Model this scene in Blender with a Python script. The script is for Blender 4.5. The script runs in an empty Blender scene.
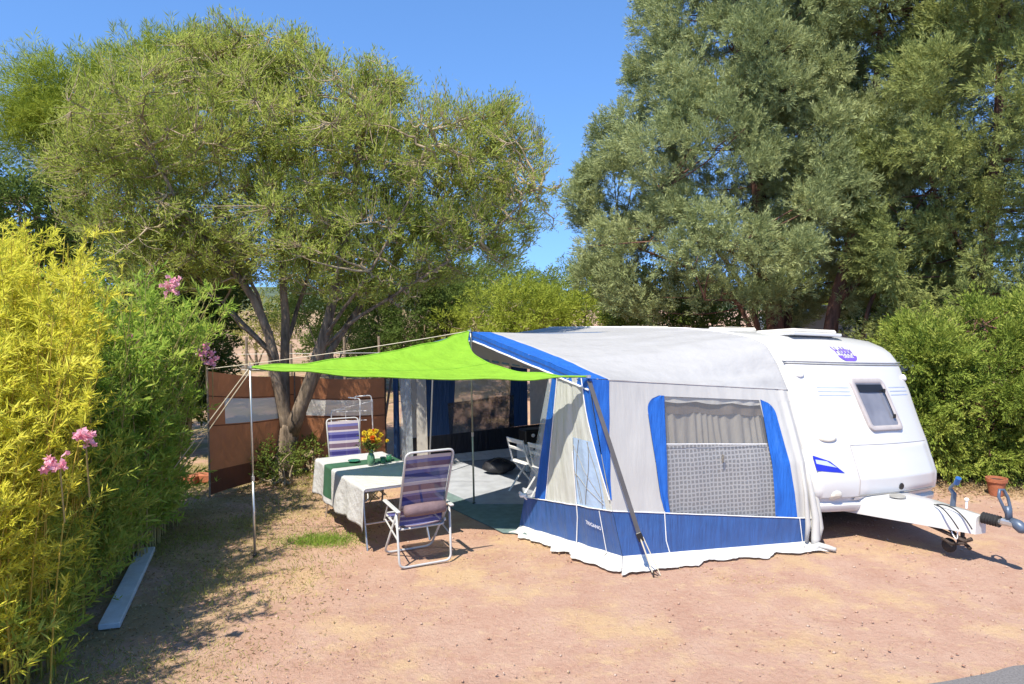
import bpy, math, random
import numpy as np
from mathutils import Vector, Matrix, noise
random.seed(7); RNG = np.random.default_rng(11)
scene = bpy.context.scene
COL = scene.collection

# ------------------------------------------------------------------ camera maths
F, CX, CY, CAMH, PITCH = 750.0, 512.0, 342.0, 2.8, math.radians(3.2)
def ray(x, y):
    a = (x-CX)/F; b = (CY-y)/F
    return np.array([a, math.cos(PITCH)+b*math.sin(PITCH), -math.sin(PITCH)+b*math.cos(PITCH)])
CAM = np.array([0, 0, CAMH])
def G(x, y, h=0.0):
    r = ray(x, y); return CAM + r*((h-CAMH)/r[2])
def PY(x, y, Y):
    r = ray(x, y); return CAM + r*(Y/r[1])
# caravan / awning frame: s runs along the caravan towards its rear, n outwards from its awning side
TH = math.radians(27)
U = np.array([-math.sin(TH), math.cos(TH), 0.0]); N = np.array([-math.cos(TH), -math.sin(TH), 0.0])
O = G(813, 546)
def L(s, n, h): return O + U*s + N*n + np.array([0, 0, h])

# ------------------------------------------------------------------ object helpers
def link(o): COL.objects.link(o); return o
def wm(o):
    m = Matrix.Identity(4)
    while o is not None: m = o.matrix_basis @ m; o = o.parent
    return m
def thing(name, label, cat, loc=(0, 0, 0), rz=0, group=None):
    o = bpy.data.objects.new(name, None); link(o)
    o.location = Vector([float(v) for v in loc]); o.rotation_euler = (0, 0, rz); o.empty_display_size = .1
    o['label'] = label; o['category'] = cat
    if group: o['group'] = group
    return o
def tag(o, label, cat, group=None, kind=None):
    if label: o['label'] = label
    if cat: o['category'] = cat
    if group: o['group'] = group
    if kind: o['kind'] = kind
    return o
class MB:
    def __init__(s): s.v = []; s.f = []
    def add(s, vs, fs):
        b = len(s.v); s.v += [tuple(float(c) for c in v) for v in vs]; s.f += [tuple(i+b for i in f) for f in fs]; return s
    def box(s, c, size, R=None, bev=0.0):
        c = Vector([float(q) for q in c]); sx, sy, sz = [q/2 for q in size]; R = R or Matrix.Identity(3)
        b = min(bev, sx*.9, sy*.9, sz*.9)
        if b <= 0:
            vs = [c+R@Vector((x*sx, y*sy, z*sz)) for x in (-1, 1) for y in (-1, 1) for z in (-1, 1)]
            fs = [(0,1,3,2),(4,6,7,5),(0,4,5,1),(2,3,7,6),(0,2,6,4),(1,5,7,3)]
            return s.add(vs, fs)
        vs = []; idx = {}
        for x in (-1, 1):
            for y in (-1, 1):
                for z in (-1, 1):
                    for k in range(3):
                        p = [x*(sx-b), y*(sy-b), z*(sz-b)]
                        p[k] = (x*sx, y*sy, z*sz)[k]
                        idx[(x, y, z, k)] = len(vs); vs.append(c+R@Vector(p))
        fs = []
        for k in range(3):
            a, d = [(1, 2), (2, 0), (0, 1)][k]
            for sg in (-1, 1):
                q = []
                for (p, r) in ((-1, -1), (1, -1), (1, 1), (-1, 1)):
                    t = [0, 0, 0]; t[k] = sg; t[a] = p; t[d] = r; q.append(idx[(*t, k)])
                fs.append(tuple(q if sg > 0 else q[::-1]))
        for k in range(3):       # edges along axis k
            a, d = [(1, 2), (2, 0), (0, 1)][k]
            for p in (-1, 1):
                for r in (-1, 1):
                    t0 = [0, 0, 0]; t0[k] = -1; t0[a] = p; t0[d] = r; t1 = list(t0); t1[k] = 1
                    q = (idx[(*t0, a)], idx[(*t1, a)], idx[(*t1, d)], idx[(*t0, d)])
                    fs.append(q if p*r > 0 else q[::-1])
        for x in (-1, 1):
            for y in (-1, 1):
                for z in (-1, 1):
                    q = tuple(idx[(x, y, z, k)] for k in range(3)); fs.append(q if x*y*z > 0 else q[::-1])
        return s.add(vs, fs)
    def tube(s, pts, r, seg=8, cap=True, flat=None):
        pts = [Vector([float(c) for c in p]) for p in pts]; n = len(pts)
        rs = r if isinstance(r, (list, tuple)) else [r]*n
        vs = []; fs = []; prev = None
        for i, p in enumerate(pts):
            t = (pts[min(i+1, n-1)]-pts[max(i-1, 0)])
            if t.length < 1e-9: t = Vector((0, 0, 1))
            t.normalize()
            if prev is None:
                a = Vector((0, 0, 1)) if abs(t.z) < .9 else Vector((1, 0, 0)); x = t.cross(a).normalized()
            else:
                x = prev-t*prev.dot(t)
                x = x.normalized() if x.length > 1e-6 else t.orthogonal().normalized()
            prev = x; y = t.cross(x)
            for k in range(seg):
                th = 2*math.pi*k/seg; vs.append(p+(x*math.cos(th)+y*math.sin(th))*rs[i])
        for i in range(n-1):
            for k in range(seg):
                a = i*seg+k; b = i*seg+(k+1) % seg; fs.append((a, b, b+seg, a+seg))
        if cap: fs.append(tuple(range(seg))[::-1]); fs.append(tuple((n-1)*seg+k for k in range(seg)))
        return s.add(vs, fs)
    def lathe(s, c, prof, seg=20, axis=(0, 0, 1)):
        c = Vector([float(q) for q in c]); ax = Vector(axis).normalized(); x = ax.orthogonal().normalized(); y = ax.cross(x)
        vs = []; fs = []; n = len(prof)
        for (r, z) in prof:
            for k in range(seg):
                th = 2*math.pi*k/seg; vs.append(c+ax*z+(x*math.cos(th)+y*math.sin(th))*r)
        for i in range(n-1):
            for k in range(seg):
                a = i*seg+k; b = i*seg+(k+1) % seg; fs.append((a, b, b+seg, a+seg))
        fs.append(tuple(range(seg))[::-1]); fs.append(tuple((n-1)*seg+k for k in range(seg)))
        return s.add(vs, fs)
    def grid(s, fn, nu, nv):
        vs = [fn(i/nu, j/nv) for j in range(nv+1) for i in range(nu+1)]
        fs = [(j*(nu+1)+i, j*(nu+1)+i+1, (j+1)*(nu+1)+i+1, (j+1)*(nu+1)+i) for j in range(nv) for i in range(nu)]
        return s.add(vs, fs)
    def build(s, name, mat, parent=None, smooth=False, solid=0.0):
        me = bpy.data.meshes.new(name)
        vs = s.v
        if parent is not None:
            inv = wm(parent).inverted(); vs = [tuple(inv@Vector(v)) for v in vs]
        me.from_pydata(vs, [], s.f); me.materials.append(mat)
        if smooth: me.polygons.foreach_set('use_smooth', [True]*len(me.polygons))
        me.update()
        o = bpy.data.objects.new(name, me); link(o)
        if parent is not None: o.parent = parent
        if solid:
            m = o.modifiers.new('thickness', 'SOLIDIFY'); m.thickness = solid; m.offset = 0
        return o
def bez(p0, p1, p2, n=8):
    p0, p1, p2 = [np.array(p, float) for p in (p0, p1, p2)]
    return [(1-t)**2*p0+2*t*(1-t)*p1+t*t*p2 for t in np.linspace(0, 1, n+1)]
def rounded(pts, r, n=5):
    pts = [Vector([float(c) for c in p]) for p in pts]; out = [pts[0]]
    for i in range(1, len(pts)-1):
        a = (pts[i-1]-pts[i]); b = (pts[i+1]-pts[i]); q = min(r, a.length*.45, b.length*.45)
        p0 = pts[i]+a.normalized()*q; p2 = pts[i]+b.normalized()*q
        for t in np.linspace(0, 1, n+1): out.append(p0*(1-t)**2+pts[i]*2*t*(1-t)+p2*t*t)
    out.append(pts[-1]); return out
def fast_mesh(name, V, Fq, mat, parent=None, tint=None, smooth=False):
    me = bpy.data.meshes.new(name); V = np.asarray(V, np.float32); Fq = np.asarray(Fq, np.int32)
    if parent is not None:
        m = np.array(wm(parent).inverted()); V = (V@m[:3, :3].T+m[:3, 3]).astype(np.float32)
    nf, k = Fq.shape
    me.vertices.add(len(V)); me.vertices.foreach_set('co', V.ravel())
    me.loops.add(nf*k); me.loops.foreach_set('vertex_index', Fq.ravel())
    me.polygons.add(nf); me.polygons.foreach_set('loop_start', np.arange(0, nf*k, k, dtype=np.int32))
    me.polygons.foreach_set('loop_total', np.full(nf, k, np.int32))
    if smooth: me.polygons.foreach_set('use_smooth', np.ones(nf, bool))
    me.update(calc_edges=True)
    if tint is not None:
        at = me.attributes.new('tint', 'FLOAT', 'FACE'); at.data.foreach_set('value', np.asarray(tint, np.float32))
    me.materials.append(mat)
    o = bpy.data.objects.new(name, me); link(o)
    if parent is not None: o.parent = parent
    return o

# ------------------------------------------------------------------ materials
def nodes(name):
    m = bpy.data.materials.new(name); m.use_nodes = True; nt = m.node_tree
    for n in list(nt.nodes): nt.nodes.remove(n)
    out = nt.nodes.new('ShaderNodeOutputMaterial'); return m, nt, out
def C4(c): return (c[0], c[1], c[2], 1)
def node(nt, t, **kw):
    n = nt.nodes.new(t)
    for k, v in kw.items():
        if k in n.inputs: n.inputs[k].default_value = v
        else: setattr(n, k, v)
    return n
def coords(nt, kind='Object', scale=(1, 1, 1)):
    tc = nt.nodes.new('ShaderNodeTexCoord'); mp = nt.nodes.new('ShaderNodeMapping'); mp.inputs['Scale'].default_value = scale
    nt.links.new(tc.outputs[kind], mp.inputs['Vector']); return mp.outputs[0]
def nz(nt, vec, scale, detail=3, rough=.55):
    n = node(nt, 'ShaderNodeTexNoise', Scale=scale, Detail=detail, Roughness=rough); nt.links.new(vec, n.inputs['Vector']); return n.outputs['Fac']
def ramp(nt, fac, stops, const=False):
    r = nt.nodes.new('ShaderNodeValToRGB'); e = r.color_ramp.elements
    if const: r.color_ramp.interpolation = 'CONSTANT'
    while len(e) < len(stops): e.new(.5)
    for i, (p, c) in enumerate(stops):
        e[i].position = p; e[i].color = C4(c) if hasattr(c, '__len__') else (c, c, c, 1)
    nt.links.new(fac, r.inputs[0]); return r.outputs[0]
def mixc(nt, f, a, b, mode='MIX'):
    m = nt.nodes.new('ShaderNodeMix'); m.data_type = 'RGBA'; m.blend_type = mode
    for i, v in ((0, f), (6, a), (7, b)):
        if hasattr(v, 'is_output') or isinstance(v, bpy.types.NodeSocket): nt.links.new(v, m.inputs[i])
        else: m.inputs[i].default_value = v if i == 0 else C4(v)
    return m.outputs[2]
def plain(name, col, rough=.5, metal=0, var=.12, vscale=6, bump=0.0, bscale=40, dirt=None, dscale=3, coat=0, kind='Object', vstretch=(1, 1, 1)):
    m, nt, out = nodes(name); b = node(nt, 'ShaderNodeBsdfPrincipled', Roughness=rough, Metallic=metal)
    if coat: b.inputs['Coat Weight'].default_value = coat
    v = coords(nt, kind, vstretch)
    f = nz(nt, v, vscale, 4)
    c = ramp(nt, f, [(.3, [q*(1-var) for q in col]), (.7, [min(1, q*(1+var)) for q in col])])
    if dirt:
        d = nz(nt, v, dscale, 6, .65); c = mixc(nt, ramp(nt, d, [(.5, 0), (.75, .55)]), c, dirt)
    nt.links.new(c, b.inputs['Base Color'])
    if bump:
        bn = nz(nt, v, bscale, 3); bp = node(nt, 'ShaderNodeBump', Strength=bump, Distance=.02)
        nt.links.new(bn, bp.inputs['Height']); nt.links.new(bp.outputs[0], b.inputs['Normal'])
    nt.links.new(b.outputs[0], out.inputs[0]); return m
def cloth(name, col, transl=.25, var=.06, wr=.35, wscale=(3, 3, 1.2), rough=.7, dirt=None, sheen=0):
    """woven / coated fabric: diffuse + some light passing through + wrinkles"""
    m, nt, out = nodes(name)
    v = coords(nt, 'Object'); v2 = coords(nt, 'Object', wscale)
    f = nz(nt, v, 5, 5, .6)
    c = ramp(nt, f, [(.3, [q*(1-var) for q in col]), (.7, [min(1, q*(1+var)) for q in col])])
    if dirt:
        d = nz(nt, v, 2.2, 7, .7); c = mixc(nt, ramp(nt, d, [(.5, 0), (.8, .6)]), c, dirt)
    b = node(nt, 'ShaderNodeBsdfPrincipled', Roughness=rough); nt.links.new(c, b.inputs['Base Color'])
    t = node(nt, 'ShaderNodeBsdfTranslucent'); nt.links.new(c, t.inputs['Color'])
    wn = nz(nt, v2, 2.5, 4, .5); fine = nz(nt, v, 120, 2)
    bp = node(nt, 'ShaderNodeBump', Strength=wr, Distance=.06); nt.links.new(wn, bp.inputs['Height'])
    bp2 = node(nt, 'ShaderNodeBump', Strength=.1, Distance=.004); nt.links.new(fine, bp2.inputs['Height']); nt.links.new(bp.outputs[0], bp2.inputs['Normal'])
    nt.links.new(bp2.outputs[0], b.inputs['Normal']); nt.links.new(bp2.outputs[0], t.inputs['Normal'])
    mx = nt.nodes.new('ShaderNodeMixShader'); mx.inputs[0].default_value = transl
    nt.links.new(b.outputs[0], mx.inputs[1]); nt.links.new(t.outputs[0], mx.inputs[2]); nt.links.new(mx.outputs[0], out.inputs[0]); return m
def foliage(name, cols, transl=.35, rough=.6, nscale=1.2, gain=1.0):
    """cols: list of 3 colours ordered by the leaf's own tint; mixed by a large scale noise"""
    m, nt, out = nodes(name); cols = [tuple(min(.9, q*gain) for q in c) for c in cols]
    a = node(nt, 'ShaderNodeAttribute', attribute_name='tint'); v = coords(nt, 'Object')
    n1 = nz(nt, v, nscale, 3)
    ad = nt.nodes.new('ShaderNodeMath'); ad.operation = 'MULTIPLY_ADD'; ad.inputs[1].default_value = .7
    nt.links.new(a.outputs['Fac'], ad.inputs[0])
    mm = nt.nodes.new('ShaderNodeMath'); mm.operation = 'MULTIPLY_ADD'; mm.inputs[1].default_value = .9; mm.inputs[2].default_value = -.3
    nt.links.new(n1, mm.inputs[0]); nt.links.new(mm.outputs[0], ad.inputs[2])
    c = ramp(nt, ad.outputs[0], [(i/(len(cols)-1), q) for i, q in enumerate(cols)])
    b = node(nt, 'ShaderNodeBsdfPrincipled', Roughness=rough); b.inputs['Specular IOR Level'].default_value = .12
    t = node(nt, 'ShaderNodeBsdfTranslucent'); nt.links.new(c, b.inputs['Base Color']); nt.links.new(c, t.inputs['Color'])
    mx = nt.nodes.new('ShaderNodeMixShader'); mx.inputs[0].default_value = transl
    nt.links.new(b.outputs[0], mx.inputs[1]); nt.links.new(t.outputs[0], mx.inputs[2]); nt.links.new(mx.outputs[0], out.inputs[0]); return m
def vinyl(name, col, alpha=.5, rough=.25, spots=None, hexa=False):
    """clear/milky plastic sheet"""
    m, nt, out = nodes(name)
    b = node(nt, 'ShaderNodeBsdfPrincipled', Roughness=rough); t = node(nt, 'ShaderNodeBsdfTransparent')
    b.inputs['Base Color'].default_value = C4(col)
    v = coords(nt, 'Object'); w = nz(nt, v, 4, 3); bp = node(nt, 'ShaderNodeBump', Strength=.3, Distance=.05)
    nt.links.new(w, bp.inputs['Height']); nt.links.new(bp.outputs[0], b.inputs['Normal'])
    mx = nt.nodes.new('ShaderNodeMixShader'); mx.inputs[0].default_value = alpha
    nt.links.new(t.outputs[0], mx.inputs[1]); nt.links.new(b.outputs[0], mx.inputs[2])
    if spots: nt.links.new(ramp(nt, nz(nt, v, spots, 5), [(.35, alpha*.5), (.65, min(1, alpha*1.4))]), mx.inputs[0])
    nt.links.new(mx.outputs[0], out.inputs[0]); return m
def bark(name, c1, c2, scale=9):
    m, nt, out = nodes(name); b = node(nt, 'ShaderNodeBsdfPrincipled', Roughness=.9)
    v = coords(nt, 'Object', (1, 1, .22)); f = nz(nt, v, scale, 7, .7)
    nt.links.new(ramp(nt, f, [(.35, c1), (.62, c2)]), b.inputs['Base Color'])
    bp = node(nt, 'ShaderNodeBump', Strength=.9, Distance=.04); nt.links.new(f, bp.inputs['Height']); nt.links.new(bp.outputs[0], b.inputs['Normal'])
    nt.links.new(b.outputs[0], out.inputs[0]); return m

M = {}
M['wall'] = cloth('awning_wall_fabric', (.56, .55, .52), .2, .03, .14, (5, 5, .8), dirt=(.58, .555, .51))
M['roof'] = cloth('awning_roof_fabric', (.385, .38, .372), .08, .04, .7, (1, 1, 1.5), dirt=(.42, .42, .42))
M['inner'] = cloth('inner_fabric', (.50, .48, .43), .3, .05, .5)
M['blue'] = cloth('royal_blue_fabric', (.015, .125, .50), .12, .08, .5, (6, 6, 1), .55)
M['band'] = cloth('blue_pvc_band', (.035, .095, .27), .05, .12, .5, (7, 7, 1), .38, dirt=(.07, .12, .27))
M['flap'] = cloth('white_mud_flap', (.62, .61, .59), .1, .05, .5, (4, 4, 4), .6, dirt=(.60, .54, .46))
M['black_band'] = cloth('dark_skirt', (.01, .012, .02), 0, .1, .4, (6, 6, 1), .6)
M['sail'] = cloth('lime_fabric', (.25, .50, .03), .28, .08, .9, (1.5, 1.5, 1), .7)
M['curtain'] = cloth('beige_curtain', (.27, .245, .20), .3, .06, .3, (8, 8, .5))
M['white_fab'] = cloth('white_cotton', (.64, .635, .62), .25, .03, .4, (5, 5, 5))
M['green_fab'] = cloth('green_cotton', (.045, .13, .07), .2, .08, .3)
M['clear'] = vinyl('clear_vinyl', (.55, .62, .66), .40, .2)
M['milky'] = vinyl('milky_vinyl', (.62, .62, .58), .85, .3)
M['sky_vinyl'] = vinyl('pale_blue_vinyl', (.45, .60, .80), .85, .25)
M['farpane'] = vinyl('dusty_vinyl', (.52, .49, .40), .85, .3, spots=5)
M['brown'] = cloth('rust_brown_fabric', (.44, .18, .075), .35, .08, .35, (3, 3, 2), dirt=(.34, .15, .08))
M['brown_dark'] = cloth('dark_brown_fabric', (.13, .045, .022), .25, .08, .4)
M['metal'] = plain('galvanised_metal', (.62, .62, .60), .35, .85, .1)
M['alu'] = plain('white_lacquered_tube', (.46, .455, .44), .35, 0, .06)
M['olive_metal'] = plain('painted_steel_pole', (.42, .42, .30), .4, .3, .1)
M['dark_strap'] = plain('dark_grey_strap', (.085, .08, .08), .7, 0, .15)
M['rope'] = plain('pale_rope', (.62, .56, .42), .8, 0, .1)
M['black'] = plain('black_plastic', (.012, .012, .013), .45, 0, .2)
M['rubber'] = plain('black_rubber', (.02, .02, .02), .7, 0, .2, bump=.3)
M['gelcoat'] = plain('white_caravan_shell', (.60, .595, .58), .25, 0, .02, 1.5, coat=.25, dirt=(.56, .54, .50), dscale=1.5)
M['seam'] = plain('grey_seam', (.28, .27, .24), .6)
M['grey_trim'] = plain('grey_window_frame', (.42, .38, .36), .45)
M['purple'] = plain('purple_decal', (.16, .09, .48), .4)
M['decal_blue'] = plain('blue_decal', (.02, .03, .42), .35)
M['pale_blue'] = plain('pale_stripe_decal', (.42, .48, .66), .4)
M['lens'] = plain('clear_lamp_lens', (.68, .64, .54), .15)
M['white'] = plain('white_plastic', (.78, .77, .74), .4)
M['white_paint'] = plain('white_ink', (.85, .86, .9), .5, var=.01)
M['blue_metal'] = plain('blue_grey_metal', (.09, .12, .17), .4, .2)
M['rust'] = plain('rusty_dark_steel', (.07, .05, .04), .7, .4, .5, 20, bump=.4)
M['terracotta'] = plain('terracotta_clay', (.36, .12, .055), .85, 0, .2, 12, bump=.3)
M['carpet'] = plain('teal_carpet', (.14, .205, .195), .95, 0, .2, 9, bump=.3, bscale=150)
M['greycarpet'] = plain('grey_carpet', (.34, .36, .39), .95, 0, .15, 5, bump=.3, bscale=150)
M['concrete'] = plain('weathered_board', (.50, .53, .54), .7, 0, .12, 8, bump=.3, dirt=(.38, .36, .30))
M['post'] = plain('weathered_wood', (.22, .17, .12), .85, 0, .3, 12, bump=.5)
M['glassgreen'] = plain('green_glaze', (.03, .16, .07), .12, 0, .1)
M['vaseglass'] = plain('vase_glass', (.10, .22, .12), .1, 0, .1)
M['pinkf'] = foliage('pink_petals', [(.80, .32, .42), (.88, .52, .60), (.78, .24, .36)], .35)
M['yellowf'] = foliage('yellow_petals', [(.80, .58, .03), (.85, .70, .08), (.75, .45, .02)], .3)
M['orangef'] = foliage('orange_petals', [(.75, .13, .02), (.80, .22, .03), (.60, .06, .02)], .3)
M['bark_mimosa'] = bark('mimosa_bark', (.06, .043, .028), (.29, .22, .155))
M['bark_twig'] = bark('twig_bark', (.20, .15, .085), (.42, .33, .21), 3)
M['bark_red'] = bark('cypress_bark', (.05, .026, .018), (.21, .10, .065))
M['culm'] = foliage('bamboo_culm', [(.42, .26, .04), (.50, .36, .07), (.32, .30, .06)], .1)
M['oleander_stem'] = bark('oleander_bark', (.24, .19, .07), (.42, .34, .14), 3)
M['f_mimosa'] = foliage('mimosa_leaf', [(.18, .22, .04), (.37, .43, .085), (.58, .58, .16)], .5)
M['f_pine'] = foliage('pine_needles', [(.13, .18, .02), (.26, .32, .035), (.40, .42, .06)], .35)
M['f_dark'] = foliage('dark_leaf', [(.045, .08, .018), (.10, .15, .03), (.20, .25, .055)], .35)
M['f_bush'] = foliage('shrub_leaf', [(.075, .12, .025), (.17, .23, .045), (.30, .33, .08)], .4)
M['f_bright'] = foliage('bright_leaf', [(.16, .22, .03), (.30, .36, .045), (.42, .44, .08)], .42)
M['f_bamboo'] = foliage('bamboo_leaf', [(.42, .44, .04), (.70, .67, .07), (.84, .78, .16)], .5)
M['f_oleander'] = foliage('oleander_leaf', [(.14, .26, .04), (.33, .47, .07), (.58, .60, .14)], .5)
M['f_oleander2'] = foliage('yellowish_oleander_leaf', [(.17, .28, .04), (.36, .45, .07), (.60, .60, .13)], .45)
M['f_cypress'] = foliage('cypress_scale_leaf', [(.13, .165, .065), (.31, .355, .15), (.53, .55, .25)], .25, nscale=.5)
M['f_cypress2'] = foliage('golden_cypress_scale_leaf', [(.13, .165, .055), (.28, .32, .10), (.47, .48, .16)], .25, nscale=.5)
M['f_conifer'] = foliage('bright_conifer_leaf', [(.08, .13, .022), (.24, .31, .05), (.56, .57, .13)], .3, nscale=.9)
M['f_grass'] = foliage('grass_blade', [(.14, .20, .03), (.34, .33, .08), (.48, .42, .16)], .35, nscale=.8)
M['f_dry'] = foliage('dry_blade', [(.42, .30, .12), (.55, .42, .20), (.62, .50, .26)], .35, nscale=.8)
M['stone'] = foliage('gravel_stone', [(.30, .15, .10), (.42, .26, .19), (.52, .42, .34)], 0, .9)
M['litter'] = foliage('dead_leaf', [(.16, .10, .05), (.34, .24, .12), (.48, .38, .22)], .2, .8)

# striped chair fabric (bands along the fabric's own height)
def stripe_mat(name):
    m, nt, out = nodes(name); at = node(nt, 'ShaderNodeAttribute', attribute_name='tint')
    W_ = (.46, .41, .44); Bl = (.018, .018, .15); Mv = (.13, .08, .13); Li = (.11, .11, .30)
    st = [(0, Li), (.07, Bl), (.13, W_), (.16, Mv), (.26, W_), (.29, Li), (.35, Bl), (.42, Li), (.46, W_), (.50, Mv), (.58, W_), (.62, Li), (.67, Bl), (.75, Li), (.79, W_), (.83, Mv), (.90, Li), (.94, W_)]
    c = ramp(nt, at.outputs['Fac'], st, True)
    b = node(nt, 'ShaderNodeBsdfPrincipled', Roughness=.8); t = node(nt, 'ShaderNodeBsdfTranslucent')
    nt.links.new(c, b.inputs['Base Color']); nt.links.new(c, t.inputs['Color'])
    mx = nt.nodes.new('ShaderNodeMixShader'); mx.inputs[0].default_value = .14
    nt.links.new(b.outputs[0], mx.inputs[1]); nt.links.new(t.outputs[0], mx.inputs[2])
    tr = node(nt, 'ShaderNodeBsdfTransparent'); m2 = nt.nodes.new('ShaderNodeMixShader'); m2.inputs[0].default_value = .91
    nt.links.new(tr.outputs[0], m2.inputs[1]); nt.links.new(mx.outputs[0], m2.inputs[2]); nt.links.new(m2.outputs[0], out.inputs[0]); return m
M['stripe'] = stripe_mat('striped_mesh_fabric')
# net curtain with a honeycomb weave
def net_mat():
    m, nt, out = nodes('honeycomb_net'); at = coords(nt, 'Object', (1, 1, 1))
    sp = nt.nodes.new('ShaderNodeVectorMath'); sp.operation = 'DOT_PRODUCT'; sp.inputs[1].default_value = (.96, .29, 0); nt.links.new(at, sp.inputs[0])
    sz = nt.nodes.new('ShaderNodeSeparateXYZ'); nt.links.new(at, sz.inputs[0]); cb = nt.nodes.new('ShaderNodeCombineXYZ'); nt.links.new(sp.outputs['Value'], cb.inputs[0]); nt.links.new(sz.outputs['Z'], cb.inputs[1])
    vo = node(nt, 'ShaderNodeTexVoronoi', Scale=21.0, feature='DISTANCE_TO_EDGE', Randomness=.22, voronoi_dimensions='2D'); nt.links.new(cb.outputs[0], vo.inputs['Vector'])
    f = ramp(nt, vo.outputs['Distance'], [(.12, 1), (.22, .15)])
    b = node(nt, 'ShaderNodeBsdfPrincipled', Roughness=.8); b.inputs['Base Color'].default_value = (.30, .295, .29, 1)
    d = node(nt, 'ShaderNodeBsdfPrincipled', Roughness=.8); d.inputs['Base Color'].default_value = (.085, .085, .085, 1)
    mx = nt.nodes.new('ShaderNodeMixShader'); nt.links.new(f, mx.inputs[0]); nt.links.new(d.outputs[0], mx.inputs[1]); nt.links.new(b.outputs[0], mx.inputs[2])
    nt.links.new(mx.outputs[0], out.inputs[0]); return m
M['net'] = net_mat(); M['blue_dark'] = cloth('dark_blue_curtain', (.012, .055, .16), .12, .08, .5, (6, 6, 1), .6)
def glass_mat():
    m, nt, out = nodes('tinted_pane'); b = node(nt, 'ShaderNodeBsdfPrincipled', Roughness=.08)
    v = coords(nt, 'Object', (1, 1, 1)); c = ramp(nt, nz(nt, v, 3, 2), [(.3, (.16, .16, .18)), (.7, (.26, .26, .28))]); nt.links.new(c, b.inputs['Base Color'])
    b.inputs['Coat Weight'].default_value = .5; nt.links.new(b.outputs[0], out.inputs[0]); return m
M['glass'] = glass_mat()

def ground_mat():
    m, nt, out = nodes('red_sandy_earth'); b = node(nt, 'ShaderNodeBsdfPrincipled', Roughness=.95); b.inputs['Specular IOR Level'].default_value = .1
    v = coords(nt, 'Object')
    big = nz(nt, v, .35, 4); mid = nz(nt, v, 2.2, 6, .65); fin = nz(nt, v, 22, 5, .7); gr = nz(nt, v, 95, 3, .7)
    c = ramp(nt, mid, [(.28, (.37, .205, .145)), (.52, (.43, .265, .195)), (.74, (.48, .325, .245))])
    c = mixc(nt, ramp(nt, fin, [(.35, .0), (.75, .5)]), c, (.54, .38, .28))
    c = mixc(nt, ramp(nt, gr, [(.28, .75), (.44, 0)]), c, (.26, .15, .105))
    c = mixc(nt, ramp(nt, gr, [(.62, 0), (.74, .6)]), c, (.60, .49, .40))
    st = nz(nt, v, .9, 6, .7)
    c = mixc(nt, ramp(nt, st, [(.50, 0), (.62, .48)]), c, (.58, .42, .21))
    st2 = nz(nt, coords(nt, 'Object', (1, 1.6, 1)), 3.5, 6, .75)
    c = mixc(nt, ramp(nt, st2, [(.56, 0), (.68, .45)]), c, (.60, .45, .24))
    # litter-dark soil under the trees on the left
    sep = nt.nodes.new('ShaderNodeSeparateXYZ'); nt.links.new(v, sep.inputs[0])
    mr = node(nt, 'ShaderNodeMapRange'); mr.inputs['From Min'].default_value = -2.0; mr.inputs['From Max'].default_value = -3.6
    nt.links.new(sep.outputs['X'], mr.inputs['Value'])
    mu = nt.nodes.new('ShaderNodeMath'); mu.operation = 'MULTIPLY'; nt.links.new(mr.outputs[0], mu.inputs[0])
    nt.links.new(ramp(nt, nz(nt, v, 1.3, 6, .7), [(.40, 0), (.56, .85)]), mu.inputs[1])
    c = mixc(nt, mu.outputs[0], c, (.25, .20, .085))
    nt.links.new(c, b.inputs['Base Color'])
    bp = node(nt, 'ShaderNodeBump', Strength=.7, Distance=.03); nt.links.new(fin, bp.inputs['Height'])
    bp2 = node(nt, 'ShaderNodeBump', Strength=.8, Distance=.012); nt.links.new(gr, bp2.inputs['Height']); nt.links.new(bp.outputs[0], bp2.inputs['Normal'])
    nt.links.new(bp2.outputs[0], b.inputs['Normal']); nt.links.new(b.outputs[0], out.inputs[0]); return m
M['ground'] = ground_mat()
M['asphalt'] = plain('asphalt', (.17, .16, .155), .9, 0, .25, 60, bump=.6, bscale=120)
M['hill'] = plain('wooded_hill', (.085, .115, .06), .95, 0, .5, .08, bump=0)
M['redearth'] = plain('red_field_earth', (.36, .23, .14), .95, 0, .25, .8, dirt=(.30, .24, .12))

# ------------------------------------------------------------------ foliage generators
def unit(a): return a/np.maximum(np.linalg.norm(a, axis=-1, keepdims=True), 1e-9)
def leaves(name, P, D, Ln, Wd, tint, mat, parent, fold=.0, nh=None):
    """rhombic leaves: base P, direction D"""
    n = len(P); D = unit(D); R = unit(RNG.normal(size=(n, 3))) if nh is None else unit(unit(nh)+RNG.normal(size=(n, 3))*.42); S = unit(np.cross(D, R)); T = np.cross(S, D)
    Ln = np.broadcast_to(Ln, n)[:, None]; Wd = np.broadcast_to(Wd, n)[:, None]
    V = np.empty((n, 4, 3)); mid = P+D*Ln*.45
    V[:, 0] = P; V[:, 1] = mid+S*Wd*.5+T*Wd*fold; V[:, 2] = P+D*Ln; V[:, 3] = mid-S*Wd*.5+T*Wd*fold
    return fast_mesh(name, V.reshape(-1, 3), np.arange(n*4).reshape(-1, 4), mat, parent, tint)
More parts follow.
